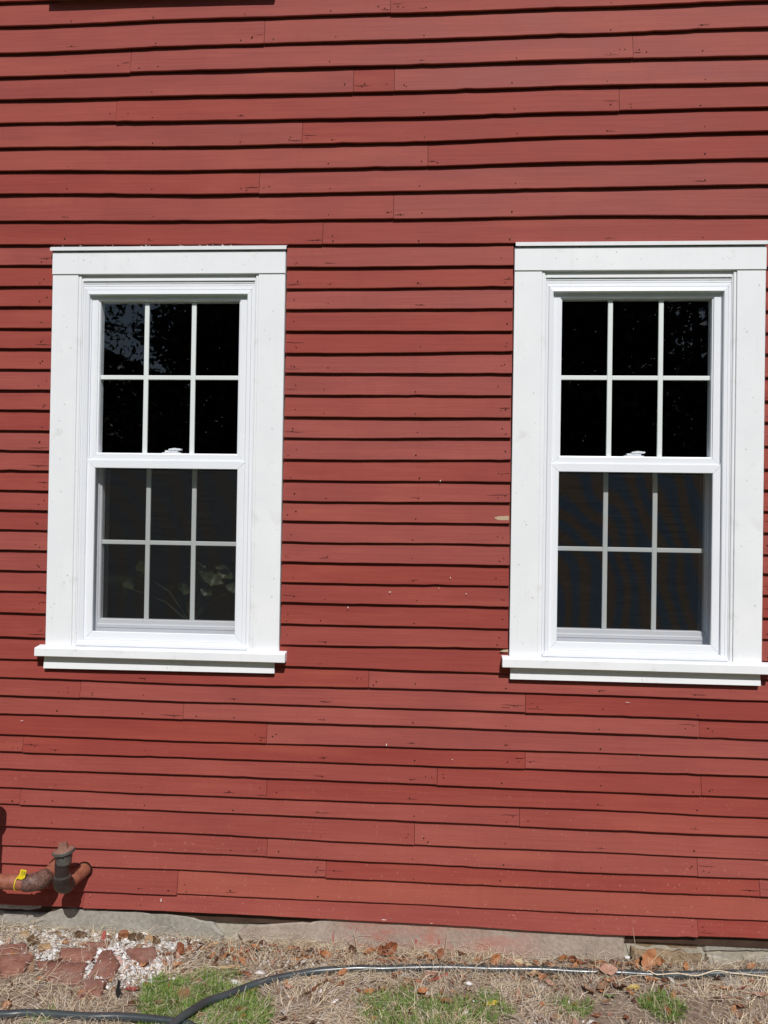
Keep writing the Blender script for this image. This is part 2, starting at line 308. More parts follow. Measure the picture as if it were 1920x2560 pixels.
GRASS = [[(-1.128, -0.306), (-0.958, -0.27), (-0.876, -0.527), (-1.178, -0.562), (-1.208, -0.493), (-1.077, -0.442)], [(-0.973, -0.223), (-0.812, -0.221), (-0.744, -0.315), (-0.605, -0.351), (-0.581, -0.421), (-0.662, -0.503), (-0.876, -0.527)], [(-0.24, -0.309), (-0.169, -0.27), (-0.158, -0.445), (-0.258, -0.457)], [(-0.17, -0.248), (-0.076, -0.237), (-0.046, -0.308), (0.074, -0.261), (0.119, -0.287), (0.252, -0.225), (0.292, -0.297), (0.318, -0.405), (-0.158, -0.445)], [(0.49, -0.246), (0.574, -0.24), (0.574, -0.387), (0.513, -0.332), (0.465, -0.292)], [(0.597, -0.261), (0.643, -0.259), (0.637, -0.331), (0.574, -0.387)], [(0.881, -0.198), (0.932, -0.196), (1.028, -0.267), (0.976, -0.347), (0.893, -0.363), (0.846, -0.295)], [(-1.493, -0.454), (-1.441, -0.419), (-1.376, -0.512), (-1.454, -0.521)]]
CHIPS = [[(-1.371, -0.099), (-1.22, -0.035), (-1.099, -0.084), (-1.083, -0.204), (-1.13, -0.275), (-1.257, -0.321), (-1.29, -0.195)], [(-1.718, -0.142), (-1.604, -0.091), (-1.554, -0.192), (-1.663, -0.197)], [(-1.834, -0.026), (-1.646, 0.037), (-1.493, -0.059), (-1.663, -0.099)], [(-1.401, -0.029), (-1.058, 0.013), (-1.038, -0.05), (-1.375, -0.091)], [(-1.388, -0.289), (-1.394, -0.337), (-1.424, -0.177), (-1.414, -0.096)]]
STRAWS = [[(0.899, -0.074), (0.956, -0.109), (1.126, -0.091), (1.249, -0.076), (1.402, -0.113)], [(0.748, -0.068), (0.816, -0.103), (0.874, -0.136)]]

# ------------------------------------------------------------------ the house: wall, clapboards, foundation
XL, XR = -3.6, 3.2                       # how far the wall is built beyond the picture
ZTOP = 5.6
WX = (-1.7455, 0.3405); WZ = (-0.5988+Z0, -0.5920+Z0); WW = 1.07
house = empty('house')
tag(house, 'red clapboard house with white trimmed double-hung windows on a stone foundation', 'house')
UPX, UPZ = -1.785, 2.402+Z0              # upstairs window (only its shadow reaches into the picture)
UPW = 1.045
def holes():
    return [(WX[0]+0.12, WX[0]+0.95, WZ[0]+0.0, WZ[0]+1.68), (WX[1]+0.12, WX[1]+0.95, WZ[1]+0.0, WZ[1]+1.68), (UPX+0.12, UPX+UPW-0.12, UPZ, UPZ+1.5)]
sh = MB()
xs = sorted({XL, XR, *[h[0] for h in holes()], *[h[1] for h in holes()]}); zs = sorted({0.14, ZTOP, *[h[2] for h in holes()], *[h[3] for h in holes()]})
for i in range(len(xs)-1):
    z_run = None
    for j in range(len(zs)-1):
        cx, cz = (xs[i]+xs[i+1])/2, (zs[j]+zs[j+1])/2
        if any(h[0] < cx < h[1] and h[2] < cz < h[3] for h in holes()): continue
        sh.box(xs[i], xs[i+1], 0.028, 0.10, zs[j], zs[j+1])
wall = sh.build('wall', SHEATH, house)

COLX = [-1.9, -1.05, -0.19, 0.66, 1.40]
COURSES = [  # height of each course's lower edge, measured at five places along the wall (relative to eye height)
 [2.244,2.255,2.258,2.263,2.271],[2.12,2.135,2.137,2.144,2.154],[2.013,2.02,2.023,2.03,2.032],[1.905,1.907,1.907,1.916,1.915],
 [1.795,1.792,1.792,1.802,1.806],[1.683,1.675,1.679,1.695,1.702],[1.575,1.566,1.57,1.581,1.585],[1.468,1.455,1.461,1.468,1.474],
 [1.343,1.337,1.338,1.346,1.339],[1.236,1.229,1.224,1.224,1.224]]
MX = [-1.9, -0.51, 0.31, 1.49]
MID = [[1.141,1.124,1.126,1.114],[1.044,1.028,1.033,1.022],[0.952,0.935,0.938,0.926],[0.852,0.838,0.837,0.831],[0.758,0.738,0.747,0.739],
 [0.664,0.65,0.652,0.639],[0.57,0.552,0.554,0.537],[0.478,0.454,0.455,0.446],[0.384,0.36,0.368,0.343],[0.29,0.264,0.27,0.243],
 [0.2,0.171,0.173,0.154],[0.11,0.077,0.084,0.062],[0.02,-0.011,-0.008,-0.03],[-0.071,-0.104,-0.098,-0.123],[-0.164,-0.193,-0.191,-0.207],
 [-0.257,-0.285,-0.282,-0.296],[-0.35,-0.374,-0.372,-0.394],[-0.449,-0.469,-0.468,-0.485],[-0.558,-0.562,-0.553,-0.579],[-0.66,-0.658,-0.662,-0.657]]
LOW = [[-0.744,-0.75,-0.743,-0.745,-0.749],[-0.825,-0.829,-0.829,-0.83,-0.834],[-0.909,-0.91,-0.908,-0.91,-0.914],[-1.002,-1.004,-0.998,-0.993,-0.993],
 [-1.082,-1.078,-1.077,-1.074,-1.071],[-1.158,-1.155,-1.157,-1.161,-1.162],[-1.244,-1.246,-1.245,-1.24,-1.246],[-1.32,-1.319,-1.321,-1.325,-1.325],
 [-1.418,-1.416,-1.425,-1.423,-1.425],[-1.506,-1.503,-1.509,-1.514,-1.507],[-1.59,-1.584,-1.589,-1.589,-1.584],[-1.692,-1.688,-1.685,-1.688,-1.684],
 [-1.775,-1.764,-1.765,-1.774,-1.765]]
edges = []                                # (xs, zs) polyline of each lower edge, top to bottom
z = 2.36
ups = []
while z+Z0 < ZTOP-0.05: ups.append(([-2, 2], [z+Z0, z+0.02+Z0])); z += 0.115
edges += ups[::-1]
edges += [(COLX, [q+Z0 for q in r]) for r in COURSES]
edges += [(MX, [q+Z0 for q in r]) for r in MID]
edges += [(COLX, [q+Z0 for q in r]) for r in LOW]
NU = len(ups)
JOINTS = {}                               # course index -> list of x
def J(course, *x): JOINTS[NU+course-1] = list(x)
J(1, -0.223); J(2, -0.791); J(3, -1.406, 0.841); J(4, -0.384, -0.201); J(5, -1.469, 0.785); J(6, -0.611); J(7, -0.047); J(8, -0.802); J(9, -0.196); J(10, -0.511); J(31, -0.273); J(32, -1.584, 0.415); J(33, -1.106, 1.157); J(34, -0.726); J(35, -1.847, 0.417); J(36, 0.035, 1.168); J(37, -0.722); J(38, -1.855, 0.396); J(39, -0.061); J(40, -0.715, 1.156); J(41, -0.45, 1.417); J(42, -1.119); J(43, -1.549, 1.16); 
def edge_z(ci, x):
    xs_, zs_ = edges[ci]
    if x < xs_[0]: return zs_[0]
    if x > xs_[-1]: return zs_[-1]
    # smooth (cosine) interpolation between the measured heights
    for k in range(len(xs_)-1):
        if x <= xs_[k+1]:
            f = (x-xs_[k])/(xs_[k+1]-xs_[k]); f = f*f*(3-2*f); return zs_[k]*(1-f)+zs_[k+1]*f
    return zs_[-1]
LAST = len(edges)-1
FACE = {}                                 # (course) -> function giving the face depth, used to seat nails
def board(ci, xa, xb, dz=0.0, dy=0.0, mat=None):
    """one clapboard of course ci from xa to xb"""
    n = max(3, int((xb-xa)/0.045)); ph = random.uniform(0, 50)
    a1, a2, a3 = random.uniform(0.0002, 0.0007), random.uniform(0.0001, 0.0004), random.uniform(0.0004, 0.0012)
    vs_, fs = [], []
    tilt = random.uniform(-0.0012, 0.0012)
    for i in range(n+1):
        x = xa+(xb-xa)*i/n
        wz = a1*math.sin(x*7.1+ph)+a2*math.sin(x*17.3+ph*2.1)+0.0004*math.sin(x*41+ph)
        if random.random() < 0.035: wz += random.uniform(0.0008, 0.0028)
        zb = edge_z(ci, x)+wz+dz+tilt*(x-xa)/(xb-xa)
        zt = (edge_z(ci-1, x) if ci > 0 else ZTOP)+0.022
        yb = 0.0068+dy+a3*math.sin(x*4.3+ph*1.7)*0.7+0.0006*math.sin(x*13+ph)
        h = zt-zb; ym = yb+(0.0252-yb)*0.45+0.0007*math.sin(x*6+ph*3)
        j = 0.0006*math.sin(x*90+ph)
        vs_ += [(x, yb+0.0012+j*0.3, zb), (x, yb, zb+0.0022), (x, ym, zb+h*0.45), (x, 0.0252, zt), (x, 0.0278, zt), (x, min(0.0275, yb+0.0105), zb)]
    m = 6
    for i in range(n):
        for k in range(m):
            k2 = (k+1) % m; fs.append((i*m+k, (i+1)*m+k, (i+1)*m+k2, i*m+k2))
    fs += [tuple(range(m)), tuple(n*m+k for k in range(m))[::-1]]
    b = MB(); b.add(vs_, fs); o = b.build('clapboard', mat or RED, wall, smooth=25); return o
def cuts(ci):
    """stretches of a course not covered by a window"""
    z0 = edges[ci][1][0]; segs = [(XL, XR)]
    for (wx, wz, ww, lo, hi) in ((WX[0], WZ[0], WW, -0.03, 1.79), (WX[1], WZ[1], WW, -0.03, 1.79), (UPX, UPZ, UPW, -0.02, 1.6)):
        if wz+lo-0.06 < z0+0.02 and z0 < wz+hi-0.03:
            near_sill = z0 < wz
            g0 = wx+(0.03 if near_sill else -0.0035-random.uniform(0, 0.002)); g1 = wx+ww-(0.04 if near_sill else -0.0035-random.uniform(0, 0.002))
            new = []
            for a, b in segs:
                if g1 <= a or g0 >= b: new.append((a, b)); continue
                if a < g0: new.append((a, g0))
                if g1 < b: new.append((g1, b))
            segs = new
    return segs
nails = MB(); cracks = []
def face_y(h, total):                     # depth of a clapboard's face at height h over its lower edge
    return 0.0065+(0.0252-0.0065)*h/total
def nail(ci, x, h, r):
    zb = edge_z(ci, x); tot = (edge_z(ci-1, x) if ci > 0 else zb+0.1)+0.022-zb
    y = face_y(h, tot)-0.0022; k = 8; sq = random.uniform(0.55, 0.9); ph = random.uniform(0, 6)
    nails.add([(x+r*math.cos(2*math.pi*i/k+ph)*random.uniform(.8, 1.2), y-(0.0006 if i % 2 else 0), zb+h+r*sq*math.sin(2*math.pi*i/k+ph)) for i in range(k)]+[(x, y+0.004, zb+h)],
              [(i, (i+1) % k, k) for i in range(k)]+[tuple(range(k))])
def crack(ci, x0, x1, h, th):
    zb = edge_z(ci, (x0+x1)/2); tot = (edge_z(ci-1, x0) if ci > 0 else zb+0.1)+0.022-zb; n = 7; top, bot = [], []; dr = random.uniform(-0.004, 0.004); ph = random.uniform(0, 9)
    for i in range(n+1):
        f = i/n; x = x0+(x1-x0)*f; zz = edge_z(ci, x)+h+dr*f+0.0008*math.sin(f*11+ph); w_ = th*(math.sin(math.pi*min(1, f*0.85+0.12)))*0.5
        y = face_y(h, tot)-0.0023
        top.append((x, y, zz+w_)); bot.append((x, y+0.0003, zz-w_))
    nails.add(top+bot, [(i, i+1, n+2+i, n+1+i) for i in range(n)])
SPECIAL = {NU+41: (0.0, -0.004), }
for ci in range(len(edges)):
    js = JOINTS.get(ci)
    if js is None and ci < NU: js = [random.uniform(-3, 2.6) if ci < NU-1 else 2.0]
    js = list(js or [])
    if ci in JOINTS: js += [x for x in (js[0]-random.uniform(2.2, 2.9), max(js)+random.uniform(1.5, 2.4)) if XL+0.3 < x < XR-0.3 and not -2.1 < x < 1.6]
    for a, b in cuts(ci):
        pts = [a]+sorted(x for x in js if a+0.04 < x < b-0.04)+[b]
        for i in range(len(pts)-1):
            xa, xb = pts[i]+(0.0009 if i else 0), pts[i+1]-(0.0009 if i < len(pts)-2 else 0)
            dz = random.uniform(-0.002, 0.002) if len(pts) > 2 else 0.0; dy = random.uniform(-0.0013, 0.0013)
            if ci == LAST-1 and xb < -1.0: dz = -0.007; dy = -0.002       # left end of the second course sags
            if ci == LAST and -1.6 < xa and xb < 1.3: dz = -0.002; dy = -0.0035
            if ci == LAST and xa > 1.1: dz = 0.003
            board(ci, xa, xb, dz, dy, RED_SALMON if (ci == LAST-1 and xa > -1.3) else (RED_WORN if random.random() < 0.22 else None))  # second-lowest course right of its joint gets a lighter salmon tone
            # nails: at the ends and on the studs
            if ci >= NU-1:
                for xe, sg in ((xa, 1), (xb, -1)):
                    if -2.1 < xe < 1.6:
                        for q in range(random.choice((1, 2, 2))):
                            nail(ci, xe+sg*random.uniform(0.018, 0.06), random.uniform(0.012, 0.045), random.uniform(0.0022, 0.0036))
                        if random.random() < 0.4:
                            L = random.uniform(0.03, 0.11); crack(ci, xe+sg*0.002, xe+sg*L, random.uniform(0.012, 0.05), random.uniform(0.0012, 0.0024))
                k0 = -2.1
                while k0 < 1.6:
                    if xa+0.08 < k0 < xb-0.08 and random.random() < 0.75:
                        nail(ci, k0+random.uniform(-0.014, 0.014), random.uniform(0.013, 0.026), random.uniform(0.0020, 0.0038))
                        if random.random() < 0.28: crack(ci, k0-random.uniform(0.005, 0.03), k0+random.uniform(0.01, 0.05), 0.018, random.uniform(0.0010, 0.0022))
                    k0 += 0.405
no = nails.build('nail_heads_and_cracks', BLACKNAIL, wall); tag(no, kind='stuff')
# bare wood splinter beside the second window and a few white splashes of trim paint
bw = MB()
bw.prism([(0.266, 1.966), (0.284, 1.973), (0.331, 1.976), (0.331, 1.957), (0.284, 1.957)], 0.0085, 0.018)
bw.build('bare_wood_patch', BAREWOOD, wall)
bw2 = MB(); bw2.prism([(0.301, 1.381), (0.316, 1.389), (0.336, 1.391), (0.336, 1.380)], 0.0080, 0.018); bw2.build('bare_wood_patch', BAREWOOD, wall)
spl = MB()
def splash(x, z, a, b, y=0.0040):
    k = 7; spl.add([(x+a*math.cos(2*math.pi*i/k)*random.uniform(.6, 1.2), y, z+b*math.sin(2*math.pi*i/k)*random.uniform(.6, 1.2)) for i in range(k)], [tuple(range(k))])
SPL = [(0.03, 2.126, .004, .006), (0.012, 2.114, .006, .003), (0.08, 1.70, .003, .006), (-0.19, 1.645, .004, .009), (-0.185, 1.632, .009, .003), (0.015, 1.655, .003, .004), (0.03, 1.654, .003, .003),
       (0.005, 1.633, .003, .002), (0.15, 1.632, .004, .003), (0.17, 1.630, .006, .002), (-0.37, 1.56, .004, .005), (-0.27, 1.222, .010, .003), (0.85, 1.178, .018, .0015), (0.62, 1.178, .01, .0015), (1.0, 1.48, .003, .006),
       (-1.82, 1.545, .002, .006), (-0.19, 0.96, .003, .008), (-0.205, 0.968, .003, .006), (0.1, 0.905, .003, .004), (-1.93, 1.02, .006, .003), (-1.85, 1.012, .010, .0015),
       (-0.19, 0.193, .018, .003), (-0.16, 0.199, .010, .002), (0.02, 0.187, .008, .002), (0.78, 0.178, .03, .0015), (-1.19, 0.232, .004, .012), (0.9, 0.95, .006, .0015)]
for q in SPL[::2]+SPL[21:]: splash(q[0], q[1], q[2]*0.75, q[3]*0.75)
so_ = spl.build('paint_splashes', SPLAT, wall); tag(so_, kind='stuff')
# caulk and torn paint along the top of the window heads
ck = MB()
for i, wx in enumerate(WX):
    for k in range(16):
        x = wx+0.02+random.random()*1.03; z = 1.2245+Z0+random.uniform(-0.003, 0.003); a = random.uniform(.002, .007)
        ck.add([(x-a, 0.0045, z-.001), (x, 0.0040, z+random.uniform(.0003, .002)), (x+a, 0.0045, z-.001), (x, 0.005, z-.0025)], [(0, 1, 2, 3)])
co_ = ck.build('flaking_caulk', SPLAT, wall); tag(co_, kind='stuff')

# inside of the house
rm = MB()
for f in (((XL, 4.6), (XR, 4.6)),):
    pass
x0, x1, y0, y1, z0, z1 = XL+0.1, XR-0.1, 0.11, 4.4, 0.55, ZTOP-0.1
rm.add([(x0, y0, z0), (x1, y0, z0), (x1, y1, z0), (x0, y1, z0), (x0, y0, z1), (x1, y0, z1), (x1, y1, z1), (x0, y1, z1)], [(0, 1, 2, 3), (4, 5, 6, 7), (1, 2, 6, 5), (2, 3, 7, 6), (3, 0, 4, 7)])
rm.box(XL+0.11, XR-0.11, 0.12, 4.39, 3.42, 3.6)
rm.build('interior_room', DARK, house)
# eave and roof slope above (outside the picture)
rf = MB(); rf.add([(XL-0.2, -0.25, ZTOP), (XR+0.2, -0.25, ZTOP), (XR+0.2, 2.6, ZTOP+2.4), (XL-0.2, 2.6, ZTOP+2.4), (XL-0.2, -0.25, ZTOP-0.12), (XR+0.2, -0.25, ZTOP-0.12), (XR+0.2, 5.4, ZTOP-0.12), (XL-0.2, 5.4, ZTOP-0.12), (XL-0.2, 5.4, ZTOP), (XR+0.2, 5.4, ZTOP)],
       [(0, 1, 2, 3), (0, 4, 5, 1), (4, 7, 6, 5), (3, 2, 9, 8), (1, 5, 6, 9, 2), (0, 3, 8, 7, 4), (8, 9, 6, 7)])
rf.build('roof', simple('asphalt_roof_shingle', (0.05, 0.05, 0.05), (0.09, 0.085, 0.08), 25, 0.9), house)
bk = MB(); bk.box(XL, XL+0.1, 0.1, 5.2, 0, ZTOP-0.13); bk.box(XR-0.1, XR, 0.1, 5.2, 0, ZTOP-0.13); bk.box(XL+0.1, XR-0.1, 5.1, 5.2, 0, ZTOP-0.13)
bk.build('side_and_rear_wall', RED, house)

# foundation of uneven stones
found = MB(); found.box(XL, XR, 0.046, 0.5, -0.4, 0.20)
fo = found.build('foundation', MORTAR, house, smooth=30)
def rough(poly, step=0.035, amp=0.006):
    out = []
    for i in range(len(poly)):
        a, b = poly[i], poly[(i+1) % len(poly)]; L = math.hypot(b[0]-a[0], b[1]-a[1]); n = max(1, int(L/step))
        for k in range(n):
            f = k/n; out.append((a[0]+(b[0]-a[0])*f+random.uniform(-amp, amp), a[1]+(b[1]-a[1])*f+random.uniform(-amp, amp)))
    return out
def fstone(poly, y, mat, inset=0.012, amp=0.006, label=None):
    m = MB(); m.prism(rough([(x, z+Z0) for x, z in poly], 0.035, amp), y, 0.09, inset); o = m.build('foundation_stone', mat, fo)
    if label: o['label'] = label
    return o
fstone([(-3.5, -2.15), (-0.93, -2.15), (-0.915, -1.875), (-0.96, -1.815), (-1.2, -1.79), (-1.62, -1.785), (-1.73, -1.81), (-2.1, -1.815), (-3.5, -1.80)], 0.021, ST_GREY)
fstone([(-2.15, -1.805), (-1.76, -1.80), (-1.735, -1.775), (-1.76, -1.745), (-2.15, -1.745)], 0.019, ST_GRAN, 0.012, 0.010, 'speckled white granite stone at the top of the foundation')
fstone([(-1.70, -1.785), (-1.30, -1.775), (-1.2, -1.745), (-1.7, -1.745)], 0.025, ST_GREY)
fstone([(-0.795, -2.15), (0.855, -2.15), (0.858, -1.74), (-0.35, -1.74), (-0.52, -1.795), (-0.80, -1.825), (-0.845, -1.862), (-0.80, -1.93)], 0.020, ST_PINK, 0.010, 0.004, 'long pinkish grey stone smeared with red paint')
fstone([(0.885, -2.15), (1.185, -2.15), (1.18, -1.86), (1.10, -1.845), (0.96, -1.85), (0.885, -1.83)], 0.016, ST_DIRT, 0.02, 0.010)
fstone([(0.905, -1.842), (1.07, -1.84), (1.17, -1.838), (1.17, -1.74), (0.905, -1.74)], 0.045, ST_DIRT, 0.01, 0.008)
fstone([(1.20, -1.835), (1.30, -1.845), (1.62, -1.83), (1.62, -1.74), (1.20, -1.74)], 0.036, ST_GREY, 0.01, 0.008)
fstone([(1.19, -2.15), (1.34, -2.15), (1.35, -1.885), (1.26, -1.852), (1.2, -1.86)], 0.014, ST_PALE, 0.02, 0.010)
fstone([(1.36, -2.15), (3.1, -2.15), (3.1, -1.80), (1.65, -1.835), (1.45, -1.855), (1.37, -1.875)], 0.012, ST_PALE, 0.02, 0.012)
fstone([(1.33, -2.1), (1.9, -2.1), (1.9, -1.88), (1.48, -1.875), (1.36, -1.905)], -0.012, stone('blue_grey_slab', (0.13, 0.14, 0.14), (0.19, 0.20, 0.20), (0.25, 0.26, 0.26)), 0.015, 0.008)
dp = MB()
for x, z0_, z1_, w_ in ((-0.411, -1.905, -1.83, .006), (-0.31, -1.855, -1.805, .006), (-0.19, -1.89, -1.875, .005), (0.02, -1.90, -1.885, .006), (-0.335, -1.812, -1.803, .010), (-0.05, -1.865, -1.845, .012), (0.05, -1.86, -1.835, .008)):
    n = 5; L, R_ = [], []
    for i in range(n+1):
        f = i/n; zz = z0_+(z1_-z0_)*f+Z0; q = w_*(0.6+0.4*math.sin(f*3+x*30)); dx = 0.004*math.sin(f*3+x*9); L.append((x+dx-q/2, 0.0192, zz)); R_.append((x+dx+q/2, 0.0192, zz))
    dp.add(L+R_, [(i, i+1, n+2+i, n+1+i) for i in range(n)])
dpo = dp.build('paint_drips', DRIP, fo); tag(dpo, kind='stuff')

# ------------------------------------------------------------------ windows
def frame4(parent, name, o, i, prof, mat, gap=0.0004):
    """four mitred members of a rectangular frame. o / i: (u0,u1,v0,v1) outer and inner; prof: (t, y) from outer (t=0) to inner (t=1)"""
    def rect(t): return [o[k]+(i[k]-o[k])*t for k in range(4)]
    objs = []
    for side in range(4):
        A, B = [], []
        for t, y in prof:
            u0, u1, v0, v1 = rect(t)
            if side == 0: a, b = (u0+gap, y, v1), (u1-gap, y, v1)
            elif side == 1: a, b = (u0+gap, y, v0), (u1-gap, y, v0)
            elif side == 2: a, b = (u0, y, v0+gap), (u0, y, v1-gap)
            else: a, b = (u1, y, v0+gap), (u1, y, v1-gap)
            A.append(a); B.append(b)
        n = len(prof); m = MB(); m.add(A+B, [(k, (k+1) % n, n+(k+1) % n, n+k) for k in range(n)]+[tuple(range(n)), tuple(range(n, 2*n))])
        objs.append(m.build(name, mat, parent))
    return objs
def bevel_box(x0, x1, y0, y1, z0, z1, b=0.0015):
    m = MB(); r = []
    for (yy, q) in ((y0, b), (y0+b, 0), (y1, 0)):
        r += [(x0+q, yy, z0+q), (x1-q, yy, z0+q), (x1-q, yy, z1-q), (x0+q, yy, z1-q)]
    f = [(0, 1, 2, 3), (11, 10, 9, 8)]
    for k in range(2):
        for j in range(4): f.append((k*4+j, (k+1)*4+j, (k+1)*4+(j+1) % 4, k*4+(j+1) % 4))
    m.add(r, f); return m
def build_window(x, z, label, SCREEN, ap0, ap1, apl, apr, cap0, cap1):
    w_ = empty('window', (x, 0, z), house); w_['label'] = label
    for nm, a in (('l', 0.0), ('r', 0.95)):
        bevel_box(a, a+0.12, 0.0, 0.045, 0.001, 1.6905).build('side_casing', TRIM, w_)
        b0 = 0.12 if nm == 'l' else 0.936
        bevel_box(b0+0.0004, b0+0.0136, 0.0045, 0.045, 0.004, 1.690, 0.003).build('casing_bead', TRIM, w_)
        c0 = 0.1338 if nm == 'l' else 0.9314
        bevel_box(c0, c0+0.0048, 0.011, 0.045, 0.006, 1.689, 0.001).build('casing_bead', TRIM, w_)
    bevel_box(-0.001, 1.071, -0.0045, 0.045, 1.6912, 1.7935, 0.002).build('head_casing', TRIM, w_)
    m = MB()                                 # puttied nail spots on the casings
    for k in range(26):
        u_, v_ = (random.choice((random.uniform(0.02, 0.10), random.uniform(0.97, 1.05))), random.uniform(0.05, 1.65)) if k < 20 else (random.uniform(0.05, 1.0), random.uniform(1.71, 1.78))
        y_ = -0.0004 if k < 20 else -0.0049; r_ = random.uniform(0.0022, 0.0042)
        m.add([(u_+r_*math.cos(j*0.7854)*random.uniform(.7, 1.2), y_, v_+r_*math.sin(j*0.7854)*random.uniform(.7, 1.3)) for j in range(8)], [tuple(range(8))])
    tag(m.build('nail_spots', PUTTY, w_), kind='stuff')
    # drip cap: sloping aluminium with a turned-down lip
    m = MB(); y_ = [(0.026, 1.8225), (0.005, 1.820), (-0.013, 1.8115), (-0.0135, 1.797), (-0.0125, 1.797), (-0.012, 1.810), (0.005, 1.8180), (0.026, 1.8205)]
    n = len(y_); m.add([(cap0, a, b) for a, b in y_]+[(cap1, a, b) for a, b in y_], [(k, (k+1) % n, n+(k+1) % n, n+k) for k in range(n)]+[tuple(range(n)), tuple(range(n, 2*n))])
    m.build('drip_cap', METAL, w_)
    m = MB(); m.box(cap0+0.012, cap1-0.012, 0.004, 0.030, 1.7937, 1.8170); m.build('cap_backing', GREYCAP, w_)
    # strip under the head and its two grooves
    bevel_box(0.139, 0.931, 0.0105, 0.045, 1.664, 1.6908, 0.001).build('head_stop', TRIM, w_)
    m = MB(); m.box(0.139, 0.931, 0.020, 0.045, 1.640, 1.6638); m.box(0.139, 0.931, 0.0165, 0.0199, 1.6555, 1.6600); m.box(0.139, 0.931, 0.0150, 0.0199, 1.6425, 1.6500)
    m.build('head_groove', TRIM, w_)
    # vinyl frame with mitred corners
    prof = [(0.0, 0.050), (0.0, 0.0135), (0.06, 0.0120), (0.36, 0.0110), (0.40, 0.0150), (0.44, 0.0085), (0.93, 0.0060), (1.0, 0.0085), (1.0, 0.0225), (1.12, 0.0225), (1.12, 0.110), (0.3, 0.110)]
    frame4(w_, 'window_frame', (0.1392, 0.9308, 0.0035, 1.6395), (0.171, 0.899, 0.0335, 1.601), prof, VINYL)
    m = MB(); m.box(0.15, 0.92, -0.002, 0.055, 0.0205, 0.0275); m.box(0.143, 0.927, -0.008, 0.055, 0.0115, 0.0203); m.box(0.1395, 0.9305, -0.004, 0.055, 0.0050, 0.0113)
    m.build('frame_sill', VINYL, w_)
    # upper sash
    pr = [(0.0, 0.075), (0.0, 0.028), (0.03, 0.026), (0.80, 0.026), (0.84, 0.031), (0.96, 0.0325), (1.0, 0.038), (1.0, 0.075)]
    frame4(w_, 'upper_sash', (0.1755, 0.8945, 0.853, 1.598), (0.2135, 0.8565, 0.886, 1.5775), pr, VINYL)
    cu = [0.2135, 0.4255, 0.6445, 0.8565]; mw = 0.0105
    cv = [0.886, 1.232, 1.5775]
    for k in (1, 2): bevel_box(cu[k]-mw, cu[k]+mw, 0.0445, 0.0540, 0.8865, 1.577, 0.002).build('muntin', GRILLE, w_)
    spans = [(0.214, cu[1]-mw-0.0002), (cu[1]+mw+0.0002, cu[2]-mw-0.0002), (cu[2]+mw+0.0002, 0.856)]
    for a, b in spans: bevel_box(a, b, 0.0445, 0.0540, cv[1]-0.010, cv[1]+0.010, 0.002).build('muntin', GRILLE, w_)
    for a, b in spans:
        for c, d in ((0.8863, cv[1]-0.0102), (cv[1]+0.0102, 1.5772)):
            m = MB(); m.box(a, b, 0.0480, 0.0505, c, d); m.build('pane', GLASS, w_)
    # lower sash, further in
    pr = [(0.0, 0.125), (0.0, 0.086), (0.03, 0.084), (0.72, 0.084), (0.78, 0.090), (0.96, 0.0915), (1.0, 0.097), (1.0, 0.125)]
    frame4(w_, 'lower_sash', (0.1755, 0.8945, 0.0285, 0.884), (0.2105, 0.8595, 0.121, 0.850), pr, VINYL)
    m = MB(); m.box(0.2, 0.87, 0.0815, 0.0838, 0.083, 0.0865); m.build('sash_lip', VINYL, w_)
    cu = [0.2105, 0.4270, 0.6430, 0.8595]; cv1 = 0.476
    for k in (1, 2): bevel_box(cu[k]-mw, cu[k]+mw, 0.0985, 0.1080, 0.1215, 0.8495, 0.002).build('muntin', GRILLE, w_)
    spans = [(0.211, cu[1]-mw-0.0002), (cu[1]+mw+0.0002, cu[2]-mw-0.0002), (cu[2]+mw+0.0002, 0.859)]
    for a, b in spans: bevel_box(a, b, 0.0985, 0.1080, cv1-0.010, cv1+0.010, 0.002).build('muntin', GRILLE, w_)
    for a, b in spans:
        for c, d in ((0.1213, cv1-0.0102), (cv1+0.0102, 0.8497)):
            m = MB(); m.box(a, b, 0.1020, 0.1045, c, d); m.build('pane', GLASS, w_)
    # cam lock on the meeting rail
    m = MB(); m.box(0.498, 0.585, 0.072, 0.104, 0.8842, 0.8925); m.box(0.512, 0.572, 0.070, 0.100, 0.8926, 0.9020)
    lk = [(0.530, 0.9022), (0.587, 0.9030), (0.5895, 0.9095), (0.556, 0.9130), (0.530, 0.9085)]
    m.add([(u_, 0.066, v_) for u_, v_ in lk]+[(u_, 0.090, v_) for u_, v_ in lk], [(0, 1, 2, 3, 4), (9, 8, 7, 6, 5), (0, 5, 6, 1), (1, 6, 7, 2), (2, 7, 8, 3), (3, 8, 9, 4), (4, 9, 5, 0)])
    m.build('sash_lock', VINYL, w_)
    # insect screen over the lower half
    pr = [(0.0, 0.034), (0.0, 0.021), (0.05, 0.0195), (0.94, 0.0195), (1.0, 0.022), (1.0, 0.034)]
    frame4(w_, 'screen_frame', (0.168, 0.902, 0.0340, 0.8525), (0.2065, 0.8635, 0.0725, 0.8145), pr, VINYL, 0.0006)
    m = MB(); m.add([(0.20, 0.0275, 0.066), (0.87, 0.0275, 0.066), (0.87, 0.0275, 0.821), (0.20, 0.0275, 0.821)], [(0, 1, 2, 3)]); m.build('insect_screen', SCREEN, w_)
    # sill and apron
    m = MB(); s0, s1 = -0.032, 1.104
    pf = [(0.045, 0.010), (-0.030, 0.0005), (-0.0345, -0.002), (-0.0355, -0.0355), (-0.034, -0.0375), (0.030, -0.0335)]
    n = len(pf); m.add([(s0, a, b) for a, b in pf]+[(s1, a, b) for a, b in pf], [(k, (k+1) % n, n+(k+1) % n, n+k) for k in range(n)]+[tuple(range(n)), tuple(range(n, 2*n))])
    m.build('sill', TRIM, w_)
